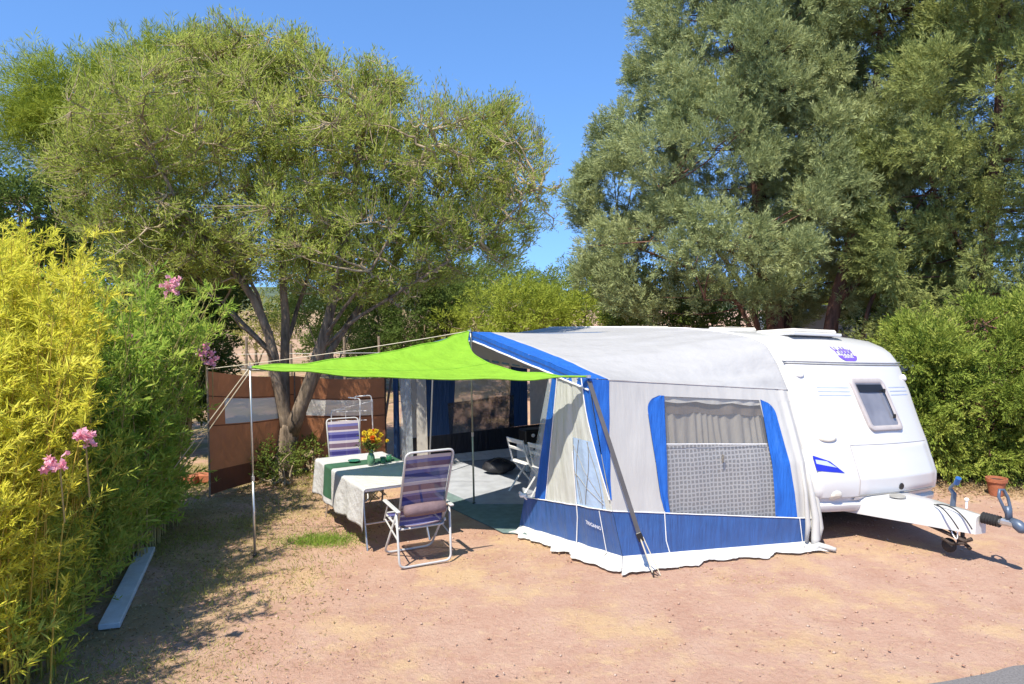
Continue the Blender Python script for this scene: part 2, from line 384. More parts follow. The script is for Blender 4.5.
def tubes_np(name, segs, mat, parent, k=3):
    """many short tapered sticks: segs = (p0, p1, r0, r1) arrays"""
    A, B, r0, r1 = segs; n = len(A); D = unit(B-A); X = unit(np.cross(D, np.where(np.abs(D[:, 2:3]) < .9, [[0, 0, 1.]], [[1., 0, 0]]))); Y = np.cross(D, X)
    V = np.empty((n, 2*k, 3))
    for i in range(k):
        th = 2*math.pi*i/k; d = X*math.cos(th)+Y*math.sin(th); V[:, i] = A+d*r0[:, None]; V[:, k+i] = B+d*r1[:, None]
    base = (np.arange(n)*2*k)[:, None]; fs = []
    for i in range(k): fs.append(base+np.array([[i, (i+1) % k, k+(i+1) % k, k+i]]))
    return fast_mesh(name, V.reshape(-1, 3), np.concatenate(fs), mat, parent, np.repeat(RNG.random(n), k), smooth=True)
def in_ell(n, E):
    """n random points in a union of ellipsoids E=[(c, r, weight)]"""
    w = np.array([e[2] for e in E], float); w /= w.sum(); idx = RNG.choice(len(E), n, p=w)
    c = np.array([e[0] for e in E])[idx]; r = np.array([e[1] for e in E])[idx]
    d = unit(RNG.normal(size=(n, 3)))*(RNG.random((n, 1))**.42); return c+d*r
def nearest(P, Q):
    out = np.empty(len(P), int)
    for i in range(0, len(P), 400):
        d = ((P[i:i+400, None]-Q[None])**2).sum(-1); out[i:i+400] = d.argmin(1)
    return out
def pxe(cx, cy, rx, ry, Y, ry_depth, w=1):
    c = PY(cx, cy, Y); k = Y/F; return (c, np.array([rx*k, ry_depth, ry*k]), w)
def tuft_template(nl, ln, spread, rad, up=0):
    """leaves along a short curved shoot of length 1 along +Z"""
    t = RNG.random(nl)**.8; th = RNG.random(nl)*2*math.pi
    P = np.stack([np.cos(th)*rad*(1-t*.6), np.sin(th)*rad*(1-t*.6), t], 1)
    D = unit(np.stack([np.cos(th)*spread, np.sin(th)*spread, np.full(nl, 1.0)], 1)); return P, D
def tufts(name, P, D, size, nl, mat, parent, ln=.3, wd=.08, spread=.9, rad=.15, tbase=None, nh=None):
    """P,D: tuft roots and directions; each tuft gets nl small leaves"""
    n = len(P); D = unit(D); R = unit(RNG.normal(size=(n, 3))); X = unit(np.cross(D, R)); Y = np.cross(D, X)
    T = [tuft_template(nl, ln, spread, rad) for _ in range(6)]; k = RNG.integers(0, 6, n)
    tp = np.stack([t[0] for t in T])[k]; td = np.stack([t[1] for t in T])[k]
    s = np.broadcast_to(size, n)[:, None, None]
    B = np.stack([X, Y, D], 1)                     # n,3(axis),3
    W = P[:, None]+(tp*s)@B; WD = td@B
    tb = RNG.random(n) if tbase is None else tbase
    tint = np.clip(tb[:, None]*.6+RNG.random((n, nl))*.4, 0, 1).ravel()
    S = np.repeat(np.broadcast_to(size, n), nl)
    return leaves(name, W.reshape(-1, 3), WD.reshape(-1, 3)+RNG.normal(size=(n*nl, 3))*.25, S*ln*(.7+.6*RNG.random(n*nl)), S*wd, tint, mat, parent, 0, None if nh is None else np.repeat(nh, nl, 0))

# ------------------------------------------------------------------ ground, road, far terrain
def ground():
    xs = np.concatenate([-np.geomspace(200, 9, 22), np.linspace(-8.8, 9.5, 184), np.geomspace(10, 200, 22)])
    ys = np.concatenate([[-40, -15, -5, 0], np.linspace(2, 16, 150), np.geomspace(16.3, 420, 40)])
    V = []
    for y in ys:
        for x in xs:
            h = 0.0
            if 3 < y < 18 and abs(x) < 12: h = .018*noise.noise(Vector((x*.8, y*.8, 0)))+.008*noise.noise(Vector((x*3, y*3, 4)))-.006
            V.append((x, y, h))
    nx = len(xs); a = np.arange(len(ys)-1)[:, None]*nx+np.arange(nx-1)[None]; a = a.ravel()
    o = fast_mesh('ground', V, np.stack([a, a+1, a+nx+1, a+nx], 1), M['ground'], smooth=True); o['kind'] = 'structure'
ground()
def road():
    p0 = G(930, 686); p1 = G(1024, 667); d = p1-p0; d[2] = 0; d = d/np.linalg.norm(d); q = np.array([d[1], -d[0], 0])
    mb = MB(); m = 60
    def fn(u_, v_):
        w = .06*noise.noise(Vector((u_*30, 3, 0)))+.03*noise.noise(Vector((u_*90, 7, 0)))
        p = p0+d*(-6+26*u_)+q*((v_*4) + (w if v_ == 0 else 0)); p[2] = .016; return p
    mb.grid(fn, 240, 4); o = mb.build('road', M['asphalt']); o['kind'] = 'structure'
road()
def terrain():
    # low red terrace behind the pitch and wooded hills far behind
    def sheet(name, y0, y1, hf, mat, x0=-160, x1=160, nx=120, ny=24):
        mb = MB(); mb.grid(lambda a, b: (x0+(x1-x0)*a, y0+(y1-y0)*b, hf(x0+(x1-x0)*a, b)), nx, ny)
        o = mb.build(name, mat, smooth=True); o['kind'] = 'structure'
    def hb(x, b): return -.3+(1.0+.4*noise.noise(Vector((x*.08, b*3, 1))))*min(1, b*1.4)
    sheet('earth_slope', 27, 60, hb, M['redearth'], -70, 60)
    def h1(x, b):
        r = 9+6*noise.noise(Vector((x*.008, 2, 0)))+3*noise.noise(Vector((x*.03, b, 5)))+1.2*noise.noise(Vector((x*.12, b*6, 5)))
        return -2+max(0, r)*math.sin(min(1, b*1.1)*math.pi*.5)
    sheet('hills', 180, 330, h1, M['hill'], -420, 420, 260, 30)
terrain()

# ------------------------------------------------------------------ caravan
PROF = [(.38, .03), (.42, .00), (.46, -.005), (.50, .03), (.53, .025), (.56, -.02), (.64, -.035), (.76, -.035), (.90, .02), (1.02, .07), (1.15, .12), (1.35, .215), (1.55, .30),
        (1.75, .38), (1.90, .46), (2.02, .515), (2.12, .575), (2.21, .66), (2.28, .78), (2.34, .98), (2.37, 1.25), (2.38, 1.7)]
TILT = math.radians(3)
def prof_s(h): return float(np.interp(h, [p[0] for p in PROF], [p[1] for p in PROF]))
CW = 2.2
def cl(s, w, h, tilt=True):
    """caravan local: s, width w from the awning side, height"""
    wt = w*math.cos(TILT)+h*math.sin(TILT)*0; return O+U*s-N*wt+np.array([0, 0, h-w*math.sin(TILT)])
def bow(w, h): return -.12*(1-((w-CW/2)/(CW/2))**2)
def face(w, h, off=0.0):
    return cl(prof_s(h)+bow(w, h)-off, w, h+off*.25)
def caravan():
    t = thing('caravan', 'white touring caravan with small tilted front window, awning fixed along its side', 'caravan', cl(2.8, 1.1, 0))
    loop = [(s, h) for (h, s) in PROF] + [(2.6, 2.39), (4.2, 2.35), (5.3, 2.28), (5.7, 2.2), (5.9, 2.0), (6.05, 1.5), (6.1, .9), (6.05, .45), (6.0, .38), (3, .38)]
    loop = [(s, h) for s, h in loop]; n = len(loop); cs, ch = 3.0, 1.3
    nrm = []
    for i in range(n):
        a = loop[i-1]; b = loop[(i+1) % n]; d = (b[0]-a[0], b[1]-a[1]); l = math.hypot(*d); nrm.append((d[1]/l*-1, d[0]/l))
    # orientation: point outwards
    nrm = [(-x, -y) if ((loop[i][0]-cs)*x+(loop[i][1]-ch)*y) < 0 else (x, y) for i, (x, y) in enumerate(nrm)]
    r = .10; st = [0, .012, .035, .065, .1]; ws = st+list(np.linspace(.3, CW-.3, 9))+[CW-x for x in st[::-1]]
    mb = MB(); vs = []; fs = []
    for w in ws:
        d = min(w, CW-w); e = r-math.sqrt(max(0, r*r-(r-min(d, r))**2))
        crown = .035*(1-((w-CW/2)/(CW/2))**2)
        for i, (s, h) in enumerate(loop):
            k = max(0, min(1, (1.4-s)/1.4)) if s < 1.4 else 0
            s2 = s-nrm[i][0]*e+bow(w, h)*(k if s > .8 else 1 if s < .8 else k); h2 = h-nrm[i][1]*e+(crown if h > 2.3 else 0)
            if s < 1.4: s2 = s-nrm[i][0]*e+bow(w, h)*min(1, (1.4-s)/.6)
            vs.append(cl(s2, w, h2))
    for j in range(len(ws)-1):
        for i in range(n): fs.append((j*n+i, j*n+(i+1) % n, (j+1)*n+(i+1) % n, (j+1)*n+i))
    fs.append(tuple(range(n))[::-1]); fs.append(tuple((len(ws)-1)*n+i for i in range(n)))
    mb.add(vs, fs); body = mb.build('body', M['gelcoat'], t, smooth=True)
    ms = body.modifiers.new('edge', 'EDGE_SPLIT'); ms.split_angle = math.radians(40)
    # seams
    mb = MB(); mb.tube([face(w, 2.055, .004) for w in np.linspace(.04, CW-.04, 16)], .008, 5)
    mb.build('front_seam', M['seam'], t)
    mb = MB(); mb.tube([face(w, 2.085, .006) for w in np.linspace(.04, CW-.04, 16)], .012, 6)
    mb.build('seam_bead', M['gelcoat'], t, smooth=True)
    # front window: frame (rounded ring) + pane, tilted outwards a little
    w0, w1, h0, h1 = .95, 1.58, 1.28, 1.89
    def fw(w, h, off): return face(w+(1.6-h)*.16, h, off)
    def rr(inset, n=6, rad=.07):
        pts = []; a0, a1, b0, b1 = w0+inset, w1-inset, h0+inset, h1-inset; rad = max(.02, rad-inset*.6)
        for (cx, cy, st_) in ((a1-rad, b1-rad, 0), (a0+rad, b1-rad, 90), (a0+rad, b0+rad, 180), (a1-rad, b0+rad, 270)):
            for k in range(n+1):
                th = math.radians(st_+90*k/n); pts.append((cx+rad*math.cos(th), cy+rad*math.sin(th)))
        return pts
    mb = MB(); rings = [(0, .0), (.0, .028), (.012, .036), (.05, .034), (.06, .022)]; vs = []; fs = []; m = 28
    for ins, off in rings: vs += [fw(w, h, off) for w, h in rr(ins)]
    for j in range(len(rings)-1):
        for i in range(m): fs.append((j*m+i, j*m+(i+1) % m, (j+1)*m+(i+1) % m, (j+1)*m+i))
    mb.add(vs, fs); win = mb.build('front_window', M['grey_trim'], t, smooth=True)
    mb = MB(); mb.add([fw(w, h, .024) for w, h in rr(.055)], [tuple(range(m))]); mb.build('pane', M['glass'], win)
    mb = MB()
    for hh in (1.44, 1.74): mb.box(fw(w1-.11, hh, .045), (.03, .03, .05), None, .006)
    mb.tube([fw(w1-.11, 1.42, .04), fw(w1-.12, 1.60, .05), fw(w1-.11, 1.76, .04)], .006, 5)
    mb.build('window_stay', M['black'], win)
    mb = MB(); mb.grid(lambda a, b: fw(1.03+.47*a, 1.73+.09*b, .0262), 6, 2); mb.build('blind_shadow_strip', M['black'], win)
    # three fine decal stripes, left and right of the window
    for hh in (1.78, 1.735, 1.69):
        mb = MB(); mb.grid(lambda a, b: face(.38+.50*a, hh+.009*b, .003), 8, 1); mb.build('decal_stripe', M['pale_blue'], t)
        mb = MB(); mb.grid(lambda a, b: face(1.64+.40*a, hh+.009*b, .003), 8, 1); mb.build('decal_stripe', M['pale_blue'], t)
    # gas locker lid
    mb = MB(); w0l, w1l, h0l, h1l = .60, 2.06, .575, 1.13
    def lid(a, b):
        e = .012*min(1, 14*min(a, 1-a, b, 1-b)); return face(w0l+(w1l-w0l)*a, h0l+(h1l-h0l)*b, e+.001)
    mb.grid(lid, 40, 30); lo = mb.build('gas_locker_lid', M['gelcoat'], t, smooth=True)
    mb = MB(); mb.tube([face(w, .572, .006) for w in np.linspace(.6, 2.06, 12)], .006, 5); mb.build('lid_seam', M['seam'], lo)
    mb = MB(); mb.tube([face(.597, h, .005) for h in np.linspace(.57, 1.13, 10)], .0035, 5); mb.tube([face(w, 1.135, .004) for w in np.linspace(.6, 2.06, 12)], .003, 5)
    mb.build('lid_gap', M['grey_trim'], lo)
    mb = MB(); c = face(1.28, .645, .015); ax = Vector(list(-U)); mb.lathe(c, [(.038, -.02), (.04, .006), (.034, .012)], 16, ax); mb.build('lid_lock', M['black'], lo)
    # lower lip strip
    mb = MB(); mb.grid(lambda a, b: face(.55+1.5*a, .552-.05*b, .012+.018*math.sin(b*math.pi)), 20, 5); mb.build('bumper_lip', M['gelcoat'], t, smooth=True)
    # marker lamps, grab handle
    for (w, h, rx, rz_) in ((.30, 1.215, .13, .045), (.27, .575, .075, .065), (2.12, 1.9, .05, .04), (.2, 1.93, .06, .04)):
        mb = MB(); vs = []; fs = []; k = 20
        for rs, off in ((1, .002), (.92, .016), (.55, .026), (.01, .028)):
            vs += [face(min(CW-.01, w+rx*rs*math.cos(2*math.pi*i/k)), h+rz_*rs*math.sin(2*math.pi*i/k), off) for i in range(k)]
        for j in range(3):
            for i in range(k): fs.append((j*k+i, j*k+(i+1) % k, (j+1)*k+(i+1) % k, (j+1)*k+i))
        mb.add(vs, fs); mb.build('marker_lamp', M['lens'] if h < 1.5 else M['white'], t, smooth=True)
    # blue wedge graphic on the corner
    mb = MB(); P = [(.03, 1.03), (.03, .865), (.40, .835), (.24, .965)]
    def quad(P_, off): mb.grid(lambda a, b: face(*(np.array(P_[0])*(1-a)*(1-b)+np.array(P_[3])*a*(1-b)+np.array(P_[2])*a*b+np.array(P_[1])*(1-a)*b), off), 10, 6)
    quad(P, .004); g = mb.build('corner_graphic', M['decal_blue'], t)
    mb = MB(); P = [(.05, .985), (.05, .94), (.31, .895), (.20, .965)]; quad(P, .0065); mb.build('graphic_highlight', M['pale_blue'], g)
    # emblem: the lettering over a filled half ellipse
    mb = MB(); k = 24
    vs = [face(1.10, 2.165, .006)]+[face(1.10+.165*math.cos(math.pi+math.pi*i/k), 2.165+.072*math.sin(math.pi+math.pi*i/k), .006) for i in range(k+1)]
    mb.add(vs, [(0, i+1, i+2) for i in range(k)]); em = mb.build('emblem', M['purple'], t)
    lettering('Hobby', em, lambda x, y: face(1.09+(x-.5)*.32, 2.184+y*.33, .012), M['purple'], 1)
    lettering('CARAVAN', em, lambda x, y: face(1.10+(x-.5)*.18, 2.135+y*.17, .010), M['white_paint'], 1)
    # roof hatch and vents
    for (s0, s1, wa, wb, z) in ((.85, 1.5, .55, 1.35, 2.335), ):
        mb = MB(); mb.box(cl((s0+s1)/2, (wa+wb)/2, z+.085), (wb-wa, s1-s0, .06), Matrix.Rotation(TH, 3, 'Z')@Matrix.Rotation(math.radians(-5), 3, 'X')@Matrix.Rotation(TILT, 3, 'Y'), .025)
        h = mb.build('roof_hatch', M['lens'], t)
        mb = MB(); mb.box(cl((s0+s1)/2, (wa+wb)/2, z+.048), (wb-wa+.08, s1-s0+.08, .04), Matrix.Rotation(TH, 3, 'Z')@Matrix.Rotation(math.radians(-5), 3, 'X')@Matrix.Rotation(TILT, 3, 'Y'), .01); mb.build('hatch_frame', M['gelcoat'], h)
    for (s, w, a, b) in ((2.3, .9, .5, .5), (3.9, .75, .36, .35), (4.5, .8, .36, .4)):
        mb = MB(); mb.box(cl(s, w, 2.475-.025*s), (a, b, .07), Matrix.Rotation(TH, 3, 'Z'), .03); mb.build('roof_vent', M['lens'], t)
    # wheel (mostly hidden behind the awning) and steady legs
    for w in (.12, CW-.12):
        mb = MB(); mb.lathe(cl(3.0, w, .31)-N*0, [(.2, -.09), (.3, -.085), (.32, -.05), (.32, .05), (.3, .085), (.2, .09)], 28, Vector(list(N))); wh = mb.build('wheel', M['rubber'], t, smooth=True)
        mb = MB(); mb.lathe(cl(3.0, w, .31), [(.05, -.1), (.19, -.08), (.2, .08), (.05, .1)], 20, Vector(list(N))); mb.build('rim', M['metal'], wh)
    for w in (.35, CW-.35):
        mb = MB(); mb.tube([cl(1.2, w, .42), cl(.9, w, .05+w*.05)], .02, 6); mb.box(cl(.9, w, .02+w*.055), (.12, .12, .02)); mb.build('steady_leg', M['metal'], t)
    mb = MB(); mb.box(cl(3, 1.1, .33), (1.9, 5.2, .08), Matrix.Rotation(TH, 3, 'Z')); mb.build('chassis', M['rust'], t)
    # drawbar fairing
    def dl(s_, w_, h_): return cl(s_, w_, h_+.065)
    def db(a, b):   # a along from body (0) to coupling (1), b around the section -1..1
        s = .12-1.34*a; hw = .52*(1-a)+.09*a; top = .44+.05*math.sin(a*math.pi)*.4+.04*a; bot = .24+.05*a
        return s, hw, top, bot
    mb = MB(); sec = [(-1, 0), (-1, .75), (-.9, .94), (-.7, 1), (0, 1.06), (.7, 1), (.9, .94), (1, .75), (1, 0)]; vs = []; fs = []; NA = 18
    for i in range(NA+1):
        a = i/NA; s, hw, top, bot = db(a, 0)
        for (x, z) in sec: vs.append(dl(s, 1.1+x*hw, bot+(top-bot)*z+.03))
    m = len(sec)
    for i in range(NA):
        for k in range(m-1): fs.append((i*m+k, i*m+k+1, (i+1)*m+k+1, (i+1)*m+k))
    fs.append(tuple(NA*m+k for k in range(m)))
    mb.add(vs, fs); d = mb.build('drawbar_cover', M['gelcoat'], t, smooth=True); ms = d.modifiers.new('edge', 'EDGE_SPLIT'); ms.split_angle = math.radians(35)
    mb = MB(); mb.lathe(dl(-.35, .96, .525), [(.001, .0), (.09, .0), (.085, .012), (.001, .012)], 18); mb.build('cover_grip', M['seam'], d)
    mb = MB()
    for sd in (-1, 1): mb.tube([dl(1.5, 1.1+sd*.85, .36), dl(-1.2, 1.1+sd*.05, .44)], .03, 6)
    mb.build('drawbar', M['metal'], t)
    # rubber bellows
    prof = []
    for i in range(13): prof.append((.062 if i % 2 == 0 else .045, i*.014))
    mb = MB(); mb.lathe(dl(-1.24, 1.1, .50), prof, 18, Vector(list(-U))); mb.build('bellows', M['rubber'], t)
    # coupling head
    mb = MB(); mb.tube([dl(-1.40, 1.1, .50), dl(-1.50, 1.1, .505)], .032, 10); mb.box(dl(-1.50, 1.1, .515), (.09, .16, .07), Matrix.Rotation(TH, 3, 'Z'), .02); cp = mb.build('coupling_head', M['metal'], t)
    mb = MB(); mb.tube([dl(-1.52, 1.1, .545), dl(-1.58, 1.1, .52), dl(-1.64, 1.1, .48), dl(-1.66, 1.1, .46)], [.035, .055, .055, .03], 12); mb.build('ball_cover', M['blue_metal'], cp, smooth=True)
    mb = MB(); a0 = dl(-1.50, 1.1, .55); h_ = [a0, dl(-1.47, 1.06, .66), dl(-1.43, 1.03, .77), dl(-1.42, 1.06, .84), dl(-1.43, 1.11, .84), dl(-1.46, 1.14, .76), dl(-1.49, 1.14, .65), dl(-1.52, 1.1, .56)]
    mb.tube(h_, .016, 8); mb.tube([a0, dl(-1.48, 1.10, .68)], [.035, .03], 8); mb.build('coupling_handle', M['blue_metal'], cp, smooth=True)
    # handbrake lever
    mb = MB(); mb.tube([dl(-.86, 1.18, .53), dl(-.87, 1.18, .66), dl(-.84, 1.15, .72)], [.03, .028, .02], 8); mb.tube([dl(-.84, 1.15, .72), dl(-.93, 1.1, .80), dl(-.96, 1.08, .82)], .016, 8); hb = mb.build('handbrake_lever', M['blue_metal'], t)
    mb = MB(); mb.tube([dl(-.955, 1.08, .80), dl(-.99, 1.06, .87)], [.028, .03], 10); mb.build('lever_grip', plain('blue_grip', (.02, .10, .30), .4), hb)
    mb = MB(); mb.tube([dl(-1.0, 1.2, .53), dl(-1.0, 1.2, .62)], .012, 8); mb.box(dl(-1.0, 1.2, .63), (.04, .04, .03), None, .008); mb.build('breakaway_pin', M['white'], t)
    # jockey wheel under the drawbar end
    mb = MB(); mb.tube([dl(-1.06, 1.05, .50), dl(-1.06, 1.05, .20)], .022, 10); mb.tube([dl(-.75, .95, .30), dl(-1.12, 1.0, .22), dl(-1.18, 1.02, .26)], .022, 8); mb.tube([dl(-.8, 1.15, .30), dl(-1.15, 1.05, .14)], .02, 6); jw = mb.build('jockey_wheel', M['rust'], t)
    mb = MB(); mb.lathe(dl(-.93, 1.03, .12)+N*0, [(.02, -.03), (.07, -.028), (.08, 0), (.07, .028), (.02, .03)], 20, Vector(list(N))); mb.build('tyre', M['rubber'], jw, smooth=True)
    mb = MB(); mb.box(dl(-1.05, 1.05, .21), (.11, .05, .06), Matrix.Rotation(TH, 3, 'Z'), .01); mb.tube([dl(-1.12, 1.0, .20), dl(-1.0, .96, .16), dl(-.88, .97, .19)], .016, 8); mb.build('wheel_fork', M['rust'], jw)
    # cables
    mb = MB(); mb.tube(bez(dl(-.8, .95, .54), dl(-1.0, .80, .60), dl(-1.12, .88, .36), 12), .007, 6); mb.tube(bez(dl(-.8, .99, .54), dl(-1.05, .95, .62), dl(-1.22, .95, .38), 12), .007, 6); mb.build('cable', M['rubber'], t)
    mb = MB(); mb.tube(bez(dl(-1.08, .92, .36), dl(-1.12, .9, .15), dl(-1.0, .95, .30), 12), .006, 6); mb.build('safety_cable', M['white'], t)
    return t
def lettering(txt, parent, fn, mat, width, name='lettering'):
    cu = bpy.data.curves.new('tmp', 'FONT'); cu.body = txt; cu.resolution_u = 3; cu.offset = .005
    ob = bpy.data.objects.new('tmp', cu); link(ob); dg = bpy.context.evaluated_depsgraph_get(); dg.update()
    me = bpy.data.meshes.new_from_object(ob.evaluated_get(dg)); bpy.data.objects.remove(ob)
    vs = [v.co.copy() for v in me.vertices]; fs = [tuple(p.vertices) for p in me.polygons]
    W_ = max(v.x for v in vs)
    mb = MB(); mb.add([fn(v.x/W_, v.y/W_) for v in vs], fs); return mb.build(name, mat, parent)
CARAVAN = caravan()

# ------------------------------------------------------------------ awning
def lerp(a, b, t): return a+(b-a)*t
def arr(*p): return np.array(p, float)
NE = G(589, 379, 1.98); NF = G(625, 567, 0)
PK = L(3.2, 2.82, 2.38); FE = L(6.0, 2.95, 1.95); FF = L(6.1, 2.75, 0)
RAILP = [(.02, .0), (.0, .30), (.02, .62), (.07, .95), (.20, 1.30), (.37, 1.75), (.54, 2.05), (.72, 2.26), (.98, 2.34), (1.45, 2.385), (2.2, 2.41), (4.0, 2.37), (6.0, 2.30)]
def rail_h(h): return L(float(np.interp(h, [p[1] for p in RAILP[:8]], [p[0] for p in RAILP[:8]])), .015, h)
SE = NE+(rail_h(1.75)-NE)*.085                       # where the blue corner ends on the side
def Kc(t): return (1-t)*NF+t*NE+arr(-.02*math.sin(t*math.pi), 0, 0)
def Lc(t): return Kc(t)+(SE-NE)*max(0, (t-.36)/.64)
def Rc(t): return rail_h(1.75*t)
SN = np.cross(rail_h(.8)-NF, arr(0, 0, 1)); SN /= np.linalg.norm(SN)
if SN[1] > 0: SN = -SN
def side_wall(a, t, off=0.0):
    p = Lc(t)*(1-a)+Rc(t)*a
    fold = max(0, (a-.88)/.12)
    dsp = min(1, a*8)*(.012*noise.noise(Vector((a*5, t*2.2, 1)))+.006*noise.noise(Vector((a*22, t*4, 2))))+fold*.035*noise.noise(Vector((a*38, t*1.6, 3)))
    dsp += .035*math.sin(math.pi*a)*math.sin(math.pi*t)*-.6
    return p+SN*(dsp+off)
def tband(a): return lerp(.300, .185, a)
def tbot(a): return lerp(.055, .03, a)
def patch(mb, fn, a0, a1, t0, t1, nu, nv, off=0.0):
    def g(i, j):
        a = .5; t = .5
        for _ in range(4): t = lerp(t0(a), t1(a), j); a = lerp(a0(t), a1(t), i)
        return fn(a, t, off)
    return mb.grid(g, nu, nv)
c_ = lambda v: (lambda x: v)
def bound(p, q): return lambda t: lerp(q, p, (t-.28)/(.92-.28))       # p at the window's top, q at its bottom
wOL, wIL, wIR, wOR = bound(.187, .245), bound(.283, .27), bound(.808, .80), bound(.882, .91)
TW = .925
def awning():
    CD = np.cross(arr(0, 0, 1), NF-L(2.05, 2.70, 0)); CD = CD/np.linalg.norm(CD); CD = CD if CD[0] < 0 else -CD; CD = CD*.75
    A = thing('awning', 'grey and royal blue fabric awning with lace-curtained side window, pitched against the caravan', 'awning', L(2.5, 1.3, 0))
    # side wall fabric (hole for the window)
    mb = MB()
    patch(mb, side_wall, c_(0), wOL, tband, c_(TW), 14, 40); patch(mb, side_wall, wOR, c_(1), tband, c_(TW), 34, 40); patch(mb, side_wall, c_(0), c_(1), c_(TW), c_(1), 80, 6)
    w = mb.build('side_wall', M['wall'], A, smooth=True)
    # blue curtains framing the window with rounded upper corners
    def strip(f0, f1, outer):
        mb = MB()
        def g(i, j):
            t = lerp(.17, TW+.004, j); a0, a1 = f0(t), f1(t)
            x = max(0, (t-(TW-.085))/.085); cut = (1-math.sqrt(max(0, 1-x*x)))*.07
            if outer == 'L': a0 += cut
            else: a1 -= cut
            return side_wall(lerp(a0, a1, i), t if t > tband(lerp(a0, a1, i)) else tband(lerp(a0, a1, i)), .006+.004*math.sin(i*9+j*3))
        return mb.grid(g, 8, 44)
    strip(wOL, wIL, 'L').build('window_curtain', M['blue'], A, smooth=True); strip(wIR, wOR, 'R').build('window_curtain', M['blue'], A, smooth=True)
    # white fabric behind the cut corners
    for f0, f1 in ((lambda t: wOL(t)-.004, lambda t: wOL(t)+.08), (lambda t: wOR(t)-.08, lambda t: wOR(t)+.004)):
        mb = MB(); patch(mb, side_wall, f0, f1, c_(.82), c_(TW), 4, 6, .002); mb.build('corner_facing', M['wall'], w, smooth=True)
    # window: clear pane, beige pelmet curtain, lace net below
    mb = MB(); patch(mb, side_wall, wIL, wIR, tband, c_(TW), 20, 20, -.004); wn = mb.build('window_pane', vinyl('window_vinyl', (.5, .5, .5), .16, .2), A, smooth=True)
    def cur(a0, a1, t0, t1, off, folds, amp, mat, name, par):
        mb = MB(); mb.grid(lambda i, j: side_wall(lerp(a0, a1, i), lerp(t0(lerp(a0, a1, i)) if callable(t0) else t0, t1, j)-.012*abs(math.sin(i*9))*(1-j), off+amp*math.sin(i*folds+2.6*math.sin(i*7.3)+math.sin(j*2+i*3))*(1.2-.6*j)), 90, 16)
        return mb.build(name, mat, par, smooth=True)
    cur(.27, .545, .60, .875, -.07, 46, .013, M['curtain'], 'beige_curtain', wn); cur(.535, .815, .60, .875, -.07, 41, .013, M['curtain'], 'beige_curtain', wn)
    cur(.26, .82, .90, .928, -.022, 30, .006, M['inner'], 'rolled_pelmet', wn); cur(.26, .83, .835, .915, -.05, 24, .010, cloth('shaded_hem', (.10, .078, .06), .15, .1, .4), 'shaded_hem', wn)  # dark brown strip is the pelmet's shaded hem, shade put into its colour
    cur(.25, .85, lambda a: tband(a)-.03, .655, -.05, 12, .006, M['net'], 'lace_curtain', wn)
    mb = MB(); patch(mb, side_wall, wIL, wIR, c_(.652), c_(.658), 30, 1, -.02); mb.build('curtain_wire', M['white'], wn)
    mb = MB(); c = side_wall(.555, .56, .004); mb.tube([c+arr(0, 0, -.03), c, c+arr(0, 0, .035)], [.006, .012, .016], 8); mb.tube([c+arr(0, 0, .03), c+arr(.01, 0, .055), c+arr(-.012, 0, .06)], .01, 8); mb.build('window_tie', M['curtain'], wn)
    # band, piping, mud flap on the side
    mb = MB(); patch(mb, side_wall, c_(0), c_(.985), tbot, tband, 90, 8, .003); bn = mb.build('skirt_band', M['band'], A, smooth=True)
    mb = MB(); mb.tube([side_wall(a, tband(a), .008) for a in np.linspace(0, .99, 60)], .006, 5); mb.tube([side_wall(a, tbot(a)+.002, .008) for a in np.linspace(0, .985, 60)], .004, 5); mb.build('white_piping', M['white'], bn)
    mb = MB(); mb.tube([side_wall(lerp(wOL(.3)+.0, .30, 0), .28, .01), side_wall(.225, .12, .012), side_wall(.235, .02, .014)], .005, 5); mb.build('zip', M['white'], bn); mb = MB(); mb.tube([side_wall(.925, tband(.92), .01), side_wall(.95, .02, .012)], .005, 5); mb.build('zip', M['white'], bn)
    def flap(p0f, outdir, wd, seed, n=80):
        mb = MB()
        def g(i, j):
            p = p0f(i).copy(); wl = wd*(1+.75*noise.noise(Vector((i*3.3, seed, 0)))+.45*noise.noise(Vector((i*11, seed, 2)))+.12*noise.noise(Vector((i*47, seed, 5))))
            q = p+outdir(i)*wl*j; h0 = p[2]; bulge = .02*(noise.noise(Vector((i*14, seed, 4)))+.55)*math.sin(j*math.pi*.8)
            q[2] = max(.012, h0*(1-min(1, j*2.2))**1.3)+max(0, bulge)+.012*j*abs(noise.noise(Vector((i*10, seed, 9)))); return q
        return mb.grid(g, n, 9)
    flap(lambda i: side_wall(i*.985, tbot(i)+.004, .004), lambda i: SN+arr(.25*max(0, (i-.85)/.15), 0, 0)-(NE-SE)*0+CD*max(0, 1-i/.12), .20, 3).build('mud_flap', M['flap'], A, smooth=True)
    # rolled end of the wall by the caravan
    mb = MB(); mb.tube([side_wall(.93, .02, .10), side_wall(.98, .015, .14), L(-.10, .03, .04), L(-.20, -.02, .035), L(-.27, -.05, .03)], [.02, .045, .04, .03, .022], 10); mb.build('gathered_hem', M['wall'], A, smooth=True)
    mb = MB(); mb.tube([side_wall(.985, .62, .0), side_wall(.99, .40, .02), side_wall(1.0, .2, .05), side_wall(1.0, .06, .07), side_wall(.985, .02, .09)], [.012, .03, .042, .05, .03], 14); mb.tube([side_wall(.955, .55, .0), side_wall(.96, .35, .015), side_wall(.965, .15, .03), side_wall(.96, .04, .04)], [.01, .02, .03, .02], 10); mb.tube([side_wall(1.0, .5, -.02), side_wall(1.03, .3, .0), side_wall(1.04, .12, .03), side_wall(1.02, .04, .05)], [.015, .03, .04, .03], 10); mb.build('gathered_edge', M['wall'], A, smooth=True)
    # blue corner trim
    mb = MB()
